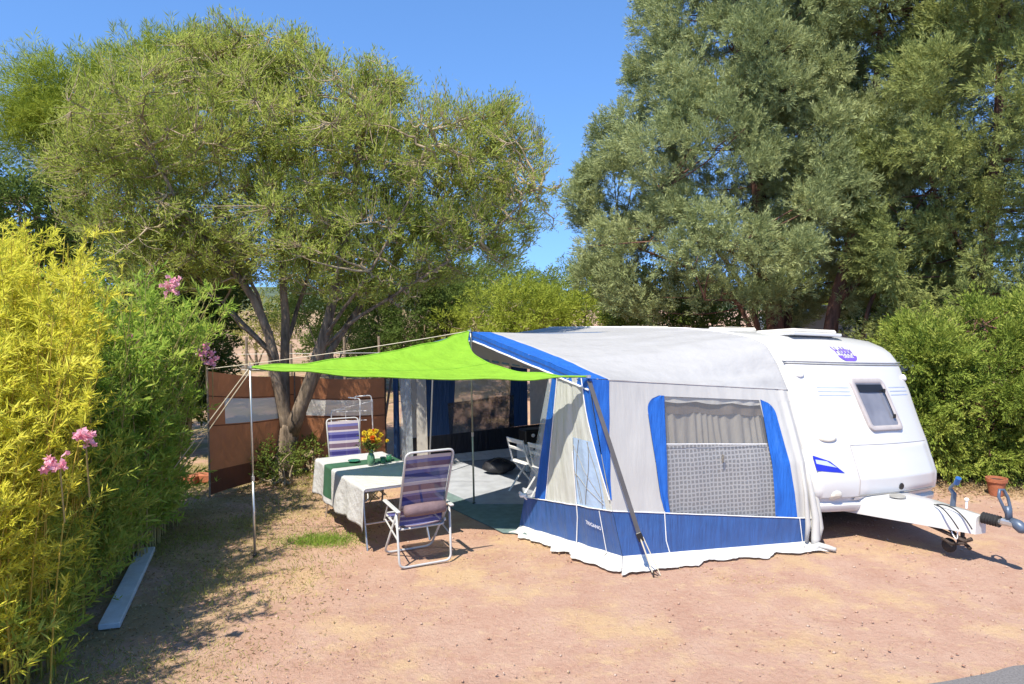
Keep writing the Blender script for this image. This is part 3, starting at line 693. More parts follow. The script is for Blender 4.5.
    def tr(i, j):
        t = 1-.64*j; q = Kc(t)*(1-i)+(Lc(t)+(SE-NE)*.05)*i; return q+SN*(.006+.004*math.sin(j*17+i*3)*min(1, j*3))
    mb.grid(tr, 5, 30); mb.build('corner_trim', M['blue'], A, smooth=True)
    # roof
    arc = [0]
    for p, q in zip(RAILP[5:], RAILP[6:]): arc.append(arc[-1]+math.dist(p, q))
    def rail_q(q):
        # q 0..1 ; more parameter range spent on the curved front end
        d = arc[-1]*(q**1.35); ss = np.interp(d, arc, [p[0] for p in RAILP[5:]]); hh = np.interp(d, arc, [p[1] for p in RAILP[5:]]); return L(float(ss), .015, float(hh))
    def eave_q(q): return NE*(1-q/.5)+PK*(q/.5) if q < .5 else PK*(1-(q-.5)/.5)+FE*((q-.5)/.5)
    def roof(i, j):     # i: 0 eave -> 1 rail, j: near -> far
        e = eave_q(j); r = rail_q(j); p = e*(1-i)+r*i
        sag = -.05*math.sin(i*math.pi)*math.sin(j*math.pi)
        near = math.exp(-j*7)*i
        wr = math.exp(-j*4.5)*i*i*.07*(1-i**8)*min(1, j*25)*math.sin(j*62-i*9)+.008*noise.noise(Vector((i*4, j*9, 0)))+.004*noise.noise(Vector((i*3, j*40, 0)))
        p = p.copy(); p[2] += sag+wr; return p
    mb = MB(); mb.grid(lambda i, j: roof(.085+.915*i, j), 40, 120); mb.build('roof', M['roof'], A, smooth=True, solid=.003)
    mb = MB(); mb.grid(lambda i, j: roof(.0+.088*i, j)+arr(0, 0, .003), 4, 90); mb.grid(lambda i, j: roof(0, j)+arr(0, 0, -.11*i), 2, 90)
    rt = mb.build('roof_trim', M['blue'], A, smooth=False)
    mb = MB(); mb.tube([roof(0, j)+arr(0, 0, -.115)+N*.004 for j in np.linspace(0, .99, 70)], .010, 5); mb.build('white_edging', M['white'], rt)
    mb = MB(); mb.grid(lambda i, j: roof(0, j)+arr(0, 0, -.045-.012*i)+N*.004, 1, 90); mb.build('trim_seam', M['band'], rt)
    # rail beading
    mb = MB(); mb.tube([rail_q(q)+N*.015 for q in np.linspace(0, 1, 90)], .014, 6); mb.tube([Rc(t)+N*.015 for t in np.linspace(.1, 1, 40)], .014, 6); mb.build('awning_rail', M['white'], A, smooth=True)
    # seam between roof and side wall
    mb = MB(); mb.tube([side_wall(a, 1, .004) for a in np.linspace(0, 1, 50)], .0035, 5); mb.build('roof_seam', M['grey_trim'], A)
    # gable panel under the peaked front edge
    inn = -N*.22
    mb = MB()
    def gab(i, j):
        top = eave_q(i)+arr(0, 0, -.06); bot = NE*(1-i)+FE*i; bot = bot.copy(); bot[2] = 1.95; return top*(1-j)+bot*j+inn*(.2+.8*j)
    mb.grid(lambda i, j: gab(.01+.98*i, j), 50, 6); gp = mb.build('gable_panel', cloth('gable_fabric', (.40, .39, .35), .3, .05, .3), A, smooth=True)
    for k in range(8):
        i0 = .12+k*.05; mb = MB(); mb.grid(lambda i, j: (lambda b: b+arr(0, 0, .02+.105*j)+N*.03)(gab(i0+.036*i, 1)), 3, 3); mb.build('header_window', plain('teal_vinyl', (.10, .20, .24), .2) if k == 0 else bpy.data.materials['teal_vinyl'], gp)
    # near front panel, pinned out beside the doorway
    DT = L(1.38, 2.68, 1.97); DB = L(2.05, 2.70, 0)
    FNn = np.cross(DB-NF, arr(0, 0, 1)); FNn /= np.linalg.norm(FNn)
    if FNn[0] > 0: FNn = -FNn
    def front(a, t, off=0.0):      # a 0 door edge -> 1 corner
        l = DB*(1-t)+DT*t; r = Kc(t); p = l*(1-a)+r*a; e_ = min(1, (1-a)*8)
        return p+FNn*(off+e_*.05*math.sin(a*3.1)*math.sin(t*3.1)*noise.noise(Vector((a*3, t*2, 8)))+e_*.02*noise.noise(Vector((a*9, t*1.5, 4)))+e_*.006*noise.noise(Vector((a*25, t*3, 4))))
    fb = lambda a: lerp(.225, .300, a); fbo = lambda a: lerp(.03, .055, a)
    # regions above the band
    mb = MB(); patch(mb, front, c_(0), c_(.10), fb, c_(1), 5, 30); mb.build('door_vinyl', M['clear'], A, smooth=True)
    mb = MB(); patch(mb, front, c_(.10), c_(.235), fb, c_(1), 6, 40); mb.build('door_curtain', M['blue'], A, smooth=True)
    mb = MB(); patch(mb, front, c_(.235), c_(.58), fb, c_(1), 24, 40); patch(mb, front, c_(.58), c_(.93), c_(.66), c_(1), 24, 14); patch(mb, front, c_(.93), lambda t: 1, fb, c_(.6), 3, 20); mb.build('front_panel', cloth('front_window_curtain', (.66, .68, .62), .25, .04, .5, (5, 5, .7)), A, smooth=True)
    mb = MB(); patch(mb, front, c_(.58), c_(.93), fb, c_(.66), 20, 30); sv = mb.build('front_window', M['sky_vinyl'], A, smooth=True)
    mb = MB()
    for k in range(4):
        a0 = .60+.08*k; mb.tube([front(min(.92, max(.585, a0+.07*math.sin(t*7+k*1.7))), t, .006) for t in np.linspace(.29, .655, 16)], .0035, 4)
    mb.tube([front(lerp(.585, .92, x), .62-.28*x, .006) for x in np.linspace(0, 1, 9)], .0035, 4); mb.tube([front(lerp(.585, .92, x), .46-.14*x, .006) for x in np.linspace(0, 1, 9)], .0035, 4)
    mb.build('reflection_cord', M['seam'], sv)  # window-grid reflection put into shape as thin cords on the vinyl
    mb = MB()
    def ft(i, j): t = lerp(.36, 1, j); return front(1-.17*i*j, t, .012)
    mb.grid(ft, 4, 30); mb.build('front_trim', M['blue'], A, smooth=True)
    mb = MB(); mb.tube([front(1-.17*j, lerp(.36, 1, j), .016) for j in np.linspace(0, 1, 12)], .007, 5); mb.tube([front(.235, t, .006) for t in np.linspace(.24, 1, 12)], .006, 5); mb.build('trim_edging', M['white'], A)
    mb = MB(); patch(mb, front, c_(-.01), c_(1), fbo, fb, 60, 8, .004); fbn = mb.build('skirt_band', M['band'], A, smooth=True)
    mb = MB(); mb.tube([front(a, fb(a), .01) for a in np.linspace(-.01, 1, 40)], .006, 5); mb.build('white_piping', M['white'], fbn)
    mb = MB(); mb.tube([front(.58, .58, .014), front(.60, .2, .014), front(.585, .03, .02), front(.57, .0, .1)], .006, 5); mb.tube([front(.86, .28, .014), front(.87, .03, .02), front(.85, .0, .1)], .0045, 5); mb.build('tie_cord', M['white'], fbn)
    mb = MB(); mb.tube([front(.585, .03, .02), front(.55, .0, .07), front(.52, -.01, .04)], .008, 5); mb.build('peg_strap', M['seam'], fbn); mb = MB(); mb.tube([front(.87, .05, .02), front(.84, .0, .09)], .008, 5); mb.build('peg_strap', M['seam'], fbn)
    lettering('TRIGANO', fbn, lambda x, y: front(.705+.15*x, .185-.014*x+y*.13, .024), M['white_paint'], 1)
    flap(lambda i: front(i, fbo(i)+.004, .006), lambda i: FNn*(1-max(0, (i-.88)/.12))+(SN+CD)*max(0, (i-.88)/.12), .20, 8).build('mud_flap', M['flap'], A, smooth=True)
    mb = MB(); p = front(-.02, .235, .02); mb.box(p, (.10, .05, .05), None, .015); mb.tube([p, p+arr(.07, -.02, -.06)], .02, 6); mb.tube([p, p+arr(-.05, 0, .04)], .016, 6); mb.build('door_toggle', M['white'], A)
    # blue+clear rolled door fabric at the far side of the doorway
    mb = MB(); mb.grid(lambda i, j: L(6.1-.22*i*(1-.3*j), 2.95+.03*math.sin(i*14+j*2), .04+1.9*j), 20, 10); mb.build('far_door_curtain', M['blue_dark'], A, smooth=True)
    mb = MB(); mb.grid(lambda i, j: L(5.9-.40*i, 2.88+.04*math.sin(i*11+j*3), .04+1.9*j), 14, 10); mb.build('far_door_vinyl', M['clear'], A, smooth=True)
    mb = MB(); mb.grid(lambda i, j: L(5.6-.22*i*(1-.6*j), 2.74-.15*i+.04*math.sin(i*8), .04+1.9*j), 10, 10); mb.build('far_door_flap', M['inner'], A, smooth=True)
    # far side wall
    def farw(a, t, off=0.0):
        l = FF*(1-t)+(FE)*t; r = L(6.02, .02, 2.28*t); p = l*(1-a)+r*a; return p-U*(off+.012*noise.noise(Vector((a*9, t*3, 6))))
    tb = lambda a: .235
    mb = MB(); patch(mb, farw, c_(0), c_(.11), tb, c_(1), 4, 10); patch(mb, farw, c_(.86), c_(1), tb, c_(1), 6, 10); patch(mb, farw, c_(.06), c_(.86), c_(.82), c_(1), 20, 4); mb.build('far_side_wall', M['inner'], A, smooth=True)
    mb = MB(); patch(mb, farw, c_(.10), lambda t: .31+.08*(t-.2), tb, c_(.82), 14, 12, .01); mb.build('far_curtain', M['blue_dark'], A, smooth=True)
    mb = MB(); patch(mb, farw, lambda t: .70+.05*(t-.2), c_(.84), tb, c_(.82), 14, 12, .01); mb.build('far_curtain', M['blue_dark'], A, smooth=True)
    mb = MB(); patch(mb, farw, c_(.22), c_(.74), tb, c_(.82), 10, 10); mb.build('far_window', M['farpane'], A, smooth=True)
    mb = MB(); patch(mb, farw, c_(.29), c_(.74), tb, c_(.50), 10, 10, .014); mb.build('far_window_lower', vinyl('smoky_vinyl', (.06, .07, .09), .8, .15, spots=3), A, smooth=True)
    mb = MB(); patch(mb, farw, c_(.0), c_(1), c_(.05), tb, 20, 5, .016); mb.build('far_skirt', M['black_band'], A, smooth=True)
    mb = MB(); mb.grid(lambda i, j: farw(i, .055*(1-j), .012+.22*j)+arr(0, 0, .012), 30, 3); mb.build('far_mud_flap', M['flap'], A, smooth=True)
    # poles of the frame
    mb = MB()
    for a, b in ((L(.60, 2.28, 0), NE+N*-.1), (L(5.6, 2.45, 0), FE+arr(0, 0, -.08)), (FE+arr(0, 0, -.06), PK+arr(0, 0, -.05)-N*.05), (PK+arr(0, 0, -.05)-N*.05, NE+arr(0, 0, -.05)-N*.05), (PK+arr(0, 0, -.05)-N*.05, L(3.1, .05, 2.33))): mb.tube([a, b], .014, 8)
    mb.build('frame_pole', M['metal'], A)
    mb = MB(); mb.tube([G(429, 480), PY(433, 370, 11.6)], .013, 8); mb.build('doorway_pole', M['metal'], A)
    mb = MB(); mb.tube([L(6.4, 3.15, .0), L(6.0, 2.97, 1.95)], .022, 6); mb.build('far_storm_strap', M['dark_strap'], A)
    # storm strap at the near corner
    e = G(653, 577, .0); mb = MB(); a = NE+arr(-.0, -.02, -.02); b = a+(e-a)*.80; w = .024
    dx = np.array([.97, .24, 0])*w; dz = np.array([.0, -.004, 0])
    mb.grid(lambda i, j: (a*(1-j)+b*j)+dx*(2*i-1)+arr(0, -.03, 0)*math.sin(j*math.pi), 1, 12); st = mb.build('storm_strap', M['dark_strap'], A, solid=.004)
    mb = MB(); mb.box(b, (.06, .02, .10), Matrix.Rotation(-.4, 3, 'Y'), .006); mb.build('strap_buckle', M['black'], st)
    mb = MB(); mb.tube([b, e+arr(0, 0, .03)], .008, 6); mb.tube([b+arr(.03, 0, 0), e+arr(.08, .02, .01)], .006, 6); mb.build('strap_cord', M['rope'], st)
    mb = MB(); mb.tube([e+arr(0, -.02, .06), e+arr(.01, 0, -.05)], .008, 6); mb.tube([e+arr(-.02, -.02, .05), e+arr(.05, -.02, .02)], .007, 6); mb.build('tent_peg', M['rust'], st)
    return A
AWN = awning()

# floor of the awning
def carpet():
    P = [L(.25, .05, .02), L(.45, 2.2, .02), G(520, 533, .02), G(503, 532, .02), G(452, 508, .02), L(4.2, 2.95, .02), L(5.9, 2.45, .02), L(5.95, .05, .02)]
    n = len(P); mb = MB(); mb.add([p for p in P]+[p-arr(0, 0, .012) for p in P], [tuple(range(n))]+[(i, i+n, (i+1) % n+n, (i+1) % n) for i in range(n)])
    o = mb.build('carpet', M['carpet']); tag(o, 'teal green carpet laid on the ground in the awning doorway', 'carpet')
    P = [L(3.35, .3, .026), L(2.9, 2.0, .026), L(3.3, 2.75, .026), L(4.2, 2.85, .026), L(5.8, 2.3, .026), L(5.8, .3, .026)]; n = len(P)
    mb = MB(); mb.add([p for p in P]+[p-arr(0, 0, .005) for p in P], [tuple(range(n))]+[(i, i+n, (i+1) % n+n, (i+1) % n) for i in range(n)])
    o = mb.build('rug', M['greycarpet']); tag(o, 'pale blue-grey rug on top of the teal carpet inside the awning', 'rug')
carpet()

# ------------------------------------------------------------------ sun sail
SA = PY(250, 367, 8.0); SC = NE+arr(-.01, -.03, .03); SB = PK+N*.04+arr(0, 0, .01)
def sail():
    t = thing('sun_sail', 'lime green triangular sun sail stretched from the awning to a steel pole', 'sun sail', (SA+SB+SC)/3-arr(0, 0, .1))
    cen = (SA+SB+SC)/3
    def ctl(a, b, inw, dn): m = (a+b)/2; return m+(cen-m)*inw*2+arr(0, 0, -dn*2)
    Mab = ctl(SA, SB, .17, .055); Mbc = ctl(SB, SC, .40, .12); Mca = ctl(SC, SA, .08, .085)
    n = 40; vs = []; idx = {}; fs = []
    for i in range(n+1):
        for j in range(n+1-i):
            a, b = i/n, j/n; c = 1-a-b
            p = a*a*SA+b*b*SB+c*c*SC+2*a*b*Mab+2*b*c*Mbc+2*c*a*Mca
            p = p+arr(0, 0, -.10*27*a*b*c*.35+.012*noise.noise(Vector((a*8, b*8, 0)))*min(1, 27*a*b*c)+.045*(max(0, a-.5)*math.sin((b-c)*26)+max(0, b-.5)*math.sin((a-c)*24)+max(0, c-.5)*math.sin((a-b)*26))*min(1, 8*max(0, min(1-a, 1-b, 1-c))))
            idx[(i, j)] = len(vs); vs.append(p)
    for i in range(n):
        for j in range(n-i):
            fs.append((idx[(i, j)], idx[(i+1, j)], idx[(i, j+1)]))
            if i+j < n-1: fs.append((idx[(i+1, j)], idx[(i+1, j+1)], idx[(i, j+1)]))
    mb = MB(); mb.add(vs, fs); s = mb.build('canopy', M['sail'], t, smooth=True)
    mb = MB()
    mb.tube([vs[idx[(i, 0)]] for i in range(n+1)], .012, 5); mb.tube([vs[idx[(0, j)]] for j in range(n+1)], .010, 5); mb.tube([vs[idx[(i, n-i)]] for i in range(n+1)], .010, 5)
    mb.build('hem', M['sail'], t, smooth=True)
    mb = MB(); mb.tube([vs[idx[(i, (n-i)//2)]]+arr(0, 0, .002) for i in range(0, n+1, 2)], .004, 4); mb.build('seam', M['sail'], s)
    mb = MB()
    for p in (SA, SB, SC): mb.lathe(p+arr(0, 0, -.012), [(.012, 0), (.028, 0), (.028, .024), (.012, .024)], 12)
    mb.build('corner_ring', M['metal'], t)
sail()
def pole(base, top, label, mat, spike=True):
    t = thing('steel_pole', label, 'pole', base, 0, 'upright poles of the sun sail')
    mb = MB(); b = arr(*base); d = arr(*top)-b; mid = b+d*.42
    mb.tube([b+d*.012, mid], .0135, 10); p = mb.build('lower_tube', mat, t, smooth=True)
    mb = MB(); mb.tube([mid-d*.02, b+d], .0105, 10); mb.build('upper_tube', mat, t, smooth=True)
    mb = MB(); mb.tube([mid-d*.012, mid+d*.012], .018, 10); mb.build('clamp', M['metal'], t)
    mb = MB(); mb.lathe(b, [(.022, 0), (.022, .03), (.015, .04)], 12); mb.build('foot_cap', M['black'], t)
    mb = MB(); mb.tube([b+d, b+d*1.03], .004, 6); mb.build('tip_spike', M['metal'], t)
pole(G(255, 557), SA+arr(0, 0, -.01), 'thin steel pole holding the free left corner of the green sail', M['metal'])
pole(G(474, 505), SB+arr(.02, -.05, -.03), 'thin olive-brown pole standing on the carpet edge under the green sail', M['olive_metal'])
def rope(a, b, label, sag=.0, r=.006):
    m = (arr(*a)+arr(*b))/2+arr(0, 0, -2*sag); mb = MB(); mb.tube(bez(a, m, b, 16), r, 5)
    tag(mb.build('guy_rope', M['rope'], smooth=True), label, 'rope', 'guy ropes of the sail')
g1 = G(126, 532, .02); g2 = G(146, 519, .02)
rope(SA, g1, 'upper of the two guy ropes from the left sail pole to the oleander')
rope(SA+arr(.01, .02, -.03), g2, 'lower of the two guy ropes from the left sail pole to the oleander')

# ------------------------------------------------------------------ windbreak
W0 = G(210, 497); W1 = G(296, 470); W2 = G(386, 466)
def windbreak():
    H0, H1, H2 = 1.80, 1.56, 1.50
    t = thing('windbreak', 'rust brown fabric windbreak with two clear strips standing behind the tree', 'windbreak', (W0+W2)/2)
    for (A_, B_, ha, hb, a0, a1, z0, z1, z2, z3) in ((W0, W1, H0, H1, .17, .86, .66, .90, .64, .86), (W1, W2, H1, H2, .12, .86, .63, .82, .63, .82)):
        def pan(a, t_, off=0.0):
            p = A_*(1-a)+B_*a; d = np.cross(B_-A_, arr(0, 0, 1)); d /= np.linalg.norm(d)
            hh = lerp(ha, hb, a)-.04*math.sin(a*math.pi); return p+arr(0, 0, .03+(hh-.03)*t_)+d*(.03*noise.noise(Vector((a*3, t_*2, A_[0])))+off)
        mb = MB(); lo = lambda a: .57 if A_ is W0 else .58; hi = lambda a: .79 if A_ is W0 else .76
        base = .19 if A_ is W0 else .0
        patch(mb, pan, c_(0), c_(1), c_(base), lo, 24, 14); patch(mb, pan, c_(0), c_(1), hi, c_(1), 24, 8); patch(mb, pan, c_(0), c_(a0), lo, hi, 4, 6); patch(mb, pan, c_(a1), c_(1), lo, hi, 4, 6)
        p = mb.build('fabric_panel', M['brown'], t, smooth=True)
        if base:
            mb = MB(); patch(mb, pan, c_(0), c_(1), c_(0), c_(base), 24, 4); mb.build('valance', M['brown_dark'], p, smooth=True)
        mb = MB(); patch(mb, pan, c_(a0), c_(a1), lo, hi, 20, 6); mb.build('clear_strip', M['milky'], p, smooth=True)
        mb = MB()
        for tt in (lo(0)-.01, hi(0)+.01): mb.tube([pan(a, tt, .006) for a in np.linspace(0, 1, 20)], .006, 4)
        mb.build('seam_tape', M['brown_dark'], p)
    for P_, h in ((W0, H0), (W1, H1), (W2, H2)):
        mb = MB(); mb.tube([P_, P_+arr(0, 0, h+.06)], .014, 8); mb.build('support_pole', M['post'] if P_ is not W2 else M['rust'], t)
windbreak()
rope(SB, W0+arr(0, 0, 1.83), 'long thin line from the peak of the awning across to the windbreak', .03, .005)

# ------------------------------------------------------------------ table and what stands on it
TC = arr(-1.69, 9.11, 0); TR = math.atan2(-1.56, .93)     # long axis direction (far -> near)
TLn, TWd, TH_ = 1.80, .90, .735
tx = arr(math.cos(TR), math.sin(TR), 0); ty = arr(-math.sin(TR), math.cos(TR), 0)   # ty points right/back; -ty is the side facing us
def TP(x, y, z): return TC+tx*x+ty*y+arr(0, 0, z)
def table():
    t = thing('camping_table', 'folding camping table with bent tubular legs under a white cloth', 'table', TC)
    R = Matrix.Rotation(TR, 3, 'Z'); mb = MB(); mb.box(TP(0, 0, TH_-.02), (TLn, TWd, .035), R, .008); mb.build('tabletop', M['white'], t)
    for sx in (-1, 1):
        for sy in (-1, 1):
            mb = MB(); mb.tube(rounded([TP(sx*.55, sy*.34, TH_-.04), TP(sx*.62, sy*.36, .40), TP(sx*.78, sy*.38, .0)], .2), .013, 8); mb.build('leg', M['metal'], t)
        mb = MB(); mb.tube([TP(sx*.68, -.37, .27), TP(sx*.68, .37, .27)], .010, 8); mb.build('leg_brace', M['metal'], t)
    # cloth: drapes over the near long side, just over the ends
    z = TH_+.004
    def drape(y, lo, hi):   # y coordinate on the developed cloth
        e = TWd/2+.006
        if y < -e: return -e-.01, z-(-e-y)
        if y > e: return e+.01, z-(y-e)
        return y, z
    def cl_(i, j, x0, x1, y0, y1, off, wob):
        x = lerp(x0, x1, i)*1.0; y = lerp(y0, y1, j); yy, zz = drape(y, 0, 0); drop = max(0, z-zz)
        k = drop/.45; yy += math.copysign(1, yy)*(.022*math.sin(x*13+1)*k+.02*k) if drop > 0 else 0
        xx = x+(.02*k*math.sin(x*9) if drop > 0 else 0)
        zz -= (.02*math.sin(x*5+2)*k)
        n_ = -ty if yy < 0 else ty
        return TP(xx, yy, zz+off if drop <= 0 else zz)+(n_*off if drop > 0 else 0)+arr(0, 0, .002*noise.noise(Vector((x*6, y*6, 0))))
    mb = MB(); mb.grid(lambda i, j: cl_(i, j, -TLn/2-.02, TLn/2+.03, -TWd/2-.46-.03*0, TWd/2+.10, 0, 1), 70, 60); c = mb.build('tablecloth', M['white_fab'], None, smooth=True, solid=.002)
    tag(c, 'creased white tablecloth draped over the camping table', 'tablecloth')
    mb = MB(); xc = -.36; mb.grid(lambda i, j: cl_(i, j, xc-.15, xc+.13, -TWd/2-.38, TWd/2+.12, .0035, 1), 14, 60); c = mb.build('table_runner', M['green_fab'], None, smooth=True)
    tag(c, 'dark green runner laid across the white tablecloth', 'table runner')
    # vase with flowers
    vp = G(371, 465, TH_+.01); v = thing('flower_vase', 'green vase of yellow and orange flowers on the table', 'vase', vp)
    mb = MB(); mb.lathe(vp, [(.028, 0), (.042, .012), (.052, .06), (.045, .11), (.028, .15), (.026, .175), (.036, .20), (.030, .20), (.02, .17)], 22); mb.build('vase_body', M['vaseglass'], v, smooth=True)
    rng = random.Random(3); st = MB(); heads = []
    for k in range(17):
        d = arr(rng.uniform(-1, 1), rng.uniform(-1, 1), 0); r = rng.uniform(.03, .15); hh = rng.uniform(.27, .42)
        tip = vp+d*r+arr(0, 0, hh); st.tube(bez(vp+arr(0, 0, .12), vp+arr(0, 0, .22)+d*r*.3, tip, 5), .003, 4); heads.append(tip)
    st.tube(bez(vp+arr(0, 0, .12), vp+arr(.08, 0, .22), vp+arr(.20, .03, .30), 5), .003, 4); heads.append(vp+arr(.20, .03, .30))
    st.build('stems', M['f_bush'], v)
    for k, hp in enumerate(heads):
        n = 70; d = unit(RNG.normal(size=(n, 3))+arr(0, -.3, .5)); s = .030 if k != 17 else .018
        m = M['orangef'] if k in (2, 5, 9, 12) else M['yellowf']
        o = leaves('flower', hp+d*.006, d, s*(.8+.4*RNG.random(n)), .020, RNG.random(n), m, v)
    n = 260; P = vp+arr(0, 0, .27)+RNG.normal(size=(n, 3))*arr(.055, .05, .045); leaves('greenery', P, unit(RNG.normal(size=(n, 3))), .05, .014, RNG.random(n), M['f_bush'], v)
    dp = G(354, 462, TH_+.012); d = thing('small_dish', 'small shallow green dish beside the flower vase', 'dish', dp)
    mb = MB(); mb.lathe(dp, [(.03, 0), (.045, .004), (.075, .02), (.078, .024), (.06, .018), (.02, .008)], 24); mb.build('dish_body', M['glassgreen'], d, smooth=True)
    mb = MB(); mb.lathe(dp+arr(0, 0, .006), [(.05, 0), (.052, .004), (.001, .006)], 16); mb.build('candle', M['glassgreen'], d)
    for q, lab in (((383, 463), 'small green tumbler on the runner just right of the vase'), ((389, 461), 'small green tumbler at the right end of the runner')):
        gp = G(*q, TH_+.012); g = thing('tumbler', lab, 'tumbler', gp, 0, 'green tumblers on the runner')
        mb = MB(); mb.lathe(gp, [(.026, 0), (.03, .005), (.036, .075), (.034, .075), (.028, .012), (.001, .01)], 18); mb.build('glass_body', M['glassgreen'], g, smooth=True)
        mb = MB(); mb.lathe(gp+arr(0, 0, .073), [(.034, 0), (.0375, 0), (.0375, .004), (.034, .004)], 18); mb.build('rim', M['vaseglass'], g)
table()

# ------------------------------------------------------------------ striped camping chairs
def fabric_strip(name, pts, wid, parent, v0, v1, waist=0):
    """ribbon along pts (local y,z) with width wid, tint runs v0..v1"""
    k = len(pts); nx = 8; V = []; Fq = []; tint = []
    for j, (y, z) in enumerate(pts):
        for i in range(nx+1):
            x = (i/nx-.5)*wid; V.append((x, y+.012*math.cos((i/nx-.5)*math.pi), z-.02*math.cos((i/nx-.5)*math.pi)*waist))
    for j in range(k-1):
        for i in range(nx):
            a = j*(nx+1)+i; Fq.append((a, a+1, a+nx+2, a+nx+1)); tint.append(lerp(v0, v1, (j+.5)/(k-1)))
    inv = wm(parent); V = np.array([inv@Vector(v) for v in V]); return fast_mesh(name, V, Fq, M['stripe'], parent, tint, smooth=True)
def make_chair(label, loc, rz, group):
    t = thing('camping_chair', label, 'camping chair', loc, rz, group); T = wm(t)
    W = lambda x, y, z: T@Vector((x, y, z))
    hw = .27
    # facing +y. back frame
    mb = MB(); b0 = (.10, .40); b1 = (-.21, 1.25)
    mb.tube(rounded([W(-.25, b0[0], b0[1]), W(-.265, b1[0], b1[1]), W(.265, b1[0], b1[1]), W(.25, b0[0], b0[1])], .07), .0125, 8); mb.build('back_frame', M['alu'], t, smooth=True)
    ys = np.linspace(0, 1, 60); fabric_strip('backrest', [(lerp(b0[0], b1[0], .02+.90*q)+.018*math.sin(q*3.1), lerp(b0[1], b1[1], .02+.93*q)) for q in ys], .50, t, 0, 1)
    mb = MB(); mb.tube(rounded([W(-.25, .02, .40), W(-.25, .52, .45), W(.25, .52, .45), W(.25, .02, .40), W(-.25, .02, .40)], .05), .0115, 8); mb.build('seat_frame', M['alu'], t, smooth=True)
    fabric_strip('seat', [(lerp(.04, .50, q), lerp(.405, .45, q)-.03*math.sin(q*3.14)) for q in np.linspace(0, 1, 30)], .48, t, .1, .7, 1)
    mb = MB(); mb.tube(rounded([W(-.30, .0, .60), W(-.29, -.06, .02), W(.29, -.06, .02), W(.30, .0, .60)], .07), .0125, 8); mb.build('rear_leg', M['alu'], t, smooth=True)
    mb = MB(); mb.tube(rounded([W(-.285, .04, .56), W(-.275, .48, .02), W(.275, .48, .02), W(.285, .04, .56)], .09), .0125, 8); mb.build('front_leg', M['alu'], t, smooth=True)
    for sx in (-1, 1):
        mb = MB(); mb.tube([W(sx*.285, .44, .40), W(sx*.29, .30, .60)], .009, 6); mb.tube([W(sx*.29, -.02, .30), W(sx*.28, .44, .42)], .009, 6); mb.build('side_strut', M['alu'], t)
        mb = MB(); mb.box(W(sx*.30, .15, .625), (.052, .46, .028), Matrix.Rotation(rz, 3, 'Z')@Matrix.Rotation(math.radians(3), 3, 'X'), .012); mb.build('armrest', M['alu'], t)
        mb = MB(); mb.lathe(W(sx*.27, .07, .43), [(.02, -.012), (.024, 0), (.02, .012)], 12, (T.to_3x3()@Vector((1, 0, 0)))); mb.build('hinge', M['alu'], t)
    return t
PADMAT = plain('mauve_pillow', (.17, .115, .12), .85, 0, .15, 14, bump=.2)
cd = arr(-.28, .5, 0); crz = math.atan2(-cd[0], cd[1])
base = G(423, 566)+arr(.0, .06, 0)
ch1 = make_chair('striped camping chair seen from behind, with a mauve pad', base, crz-.02, 'striped camping chairs at the table')
T1 = wm(ch1); mb = MB()
mb.tube([T1@Vector((x, .0-.0, .58)) for x in (-.235, -.22, -.1, .1, .22, .235)], [.02, .06, .066, .066, .06, .02], 14); pad = mb.build('lumbar_pad', PADMAT, ch1, smooth=True)
pad.location = (0, -.055, .03)
ch2loc = PY(345, 440, 10.55); ch2loc[2] = 0
def copy_tree(o, parent=None):
    c = o.copy(); link(c)
    if parent: c.parent = parent
    for ch in [x for x in bpy.data.objects if x.parent == o]: copy_tree(ch, c)
    return c
ch2 = make_chair.__call__('blue and white striped camping chair facing us at the far end of the table', ch2loc, 0, 'striped camping chairs at the table')
ch2.rotation_euler = (0, 0, math.radians(203)); ch2.scale = (.86, .9, .88)

# ------------------------------------------------------------------ things inside and behind
def folding_chair(label, loc, rz):
    t = thing('folding_chair', label, 'folding chair', loc, rz, 'white folding chairs in the awning'); T = wm(t); W = lambda x, y, z: T@Vector((x, y, z)); R = Matrix.Rotation(rz, 3, 'Z')
    for sx in (-1, 1):
        mb = MB(); mb.tube([W(sx*.20, .30, 0), W(sx*.20, -.12, .46), W(sx*.19, -.22, .80)], .014, 6); mb.build('leg', M['white'], t)
        mb = MB(); mb.tube([W(sx*.175, -.20, 0), W(sx*.175, .17, .44)], .014, 6); mb.build('leg', M['white'], t)
    mb = MB(); mb.box(W(0, .02, .455), (.38, .38, .025), R, .01); mb.build('seat', M['white'], t)
    for z, h in ((.77, .07), (.66, .045)):
        mb = MB(); mb.box(W(0, -.17-(z-.6)*.28, z), (.40, .018, h), R@Matrix.Rotation(math.radians(16), 3, 'X'), .006); mb.build('back_slat', M['white'], t)
folding_chair('left white folding chair beside the doorway curtain inside the awning', arr(.22, 10.75, .02), math.radians(-55))
folding_chair('right white folding chair half hidden by the doorway curtain', arr(.52, 10.35, .02), math.radians(-50))
def bag():
    c = PY(499, 466, 11.9); c[2] = .03; t = thing('bag', 'black soft bag lying on the awning floor', 'bag', c)
    mb = MB()
    def sp(i, j):
        th = i*2*math.pi; ph = j*math.pi; r = 1+.22*noise.noise(Vector((math.cos(th)*1.5, math.sin(th)*1.5, ph*1.2)))
        return c+arr(.26*r*math.cos(th)*math.sin(ph), .17*r*math.sin(th)*math.sin(ph), .115+.115*math.cos(ph)*r)
    mb.grid(sp, 28, 16); mb.build('bag_body', plain('black_nylon', (.012, .012, .016), .6, 0, .3, 10, bump=.4), t, smooth=True)
    mb = MB(); mb.tube(bez(c+arr(-.14, -.08, .18), c+arr(0, -.16, .36), c+arr(.14, -.06, .18), 10), .011, 6); mb.build('handle', M['rubber'], t)
bag()
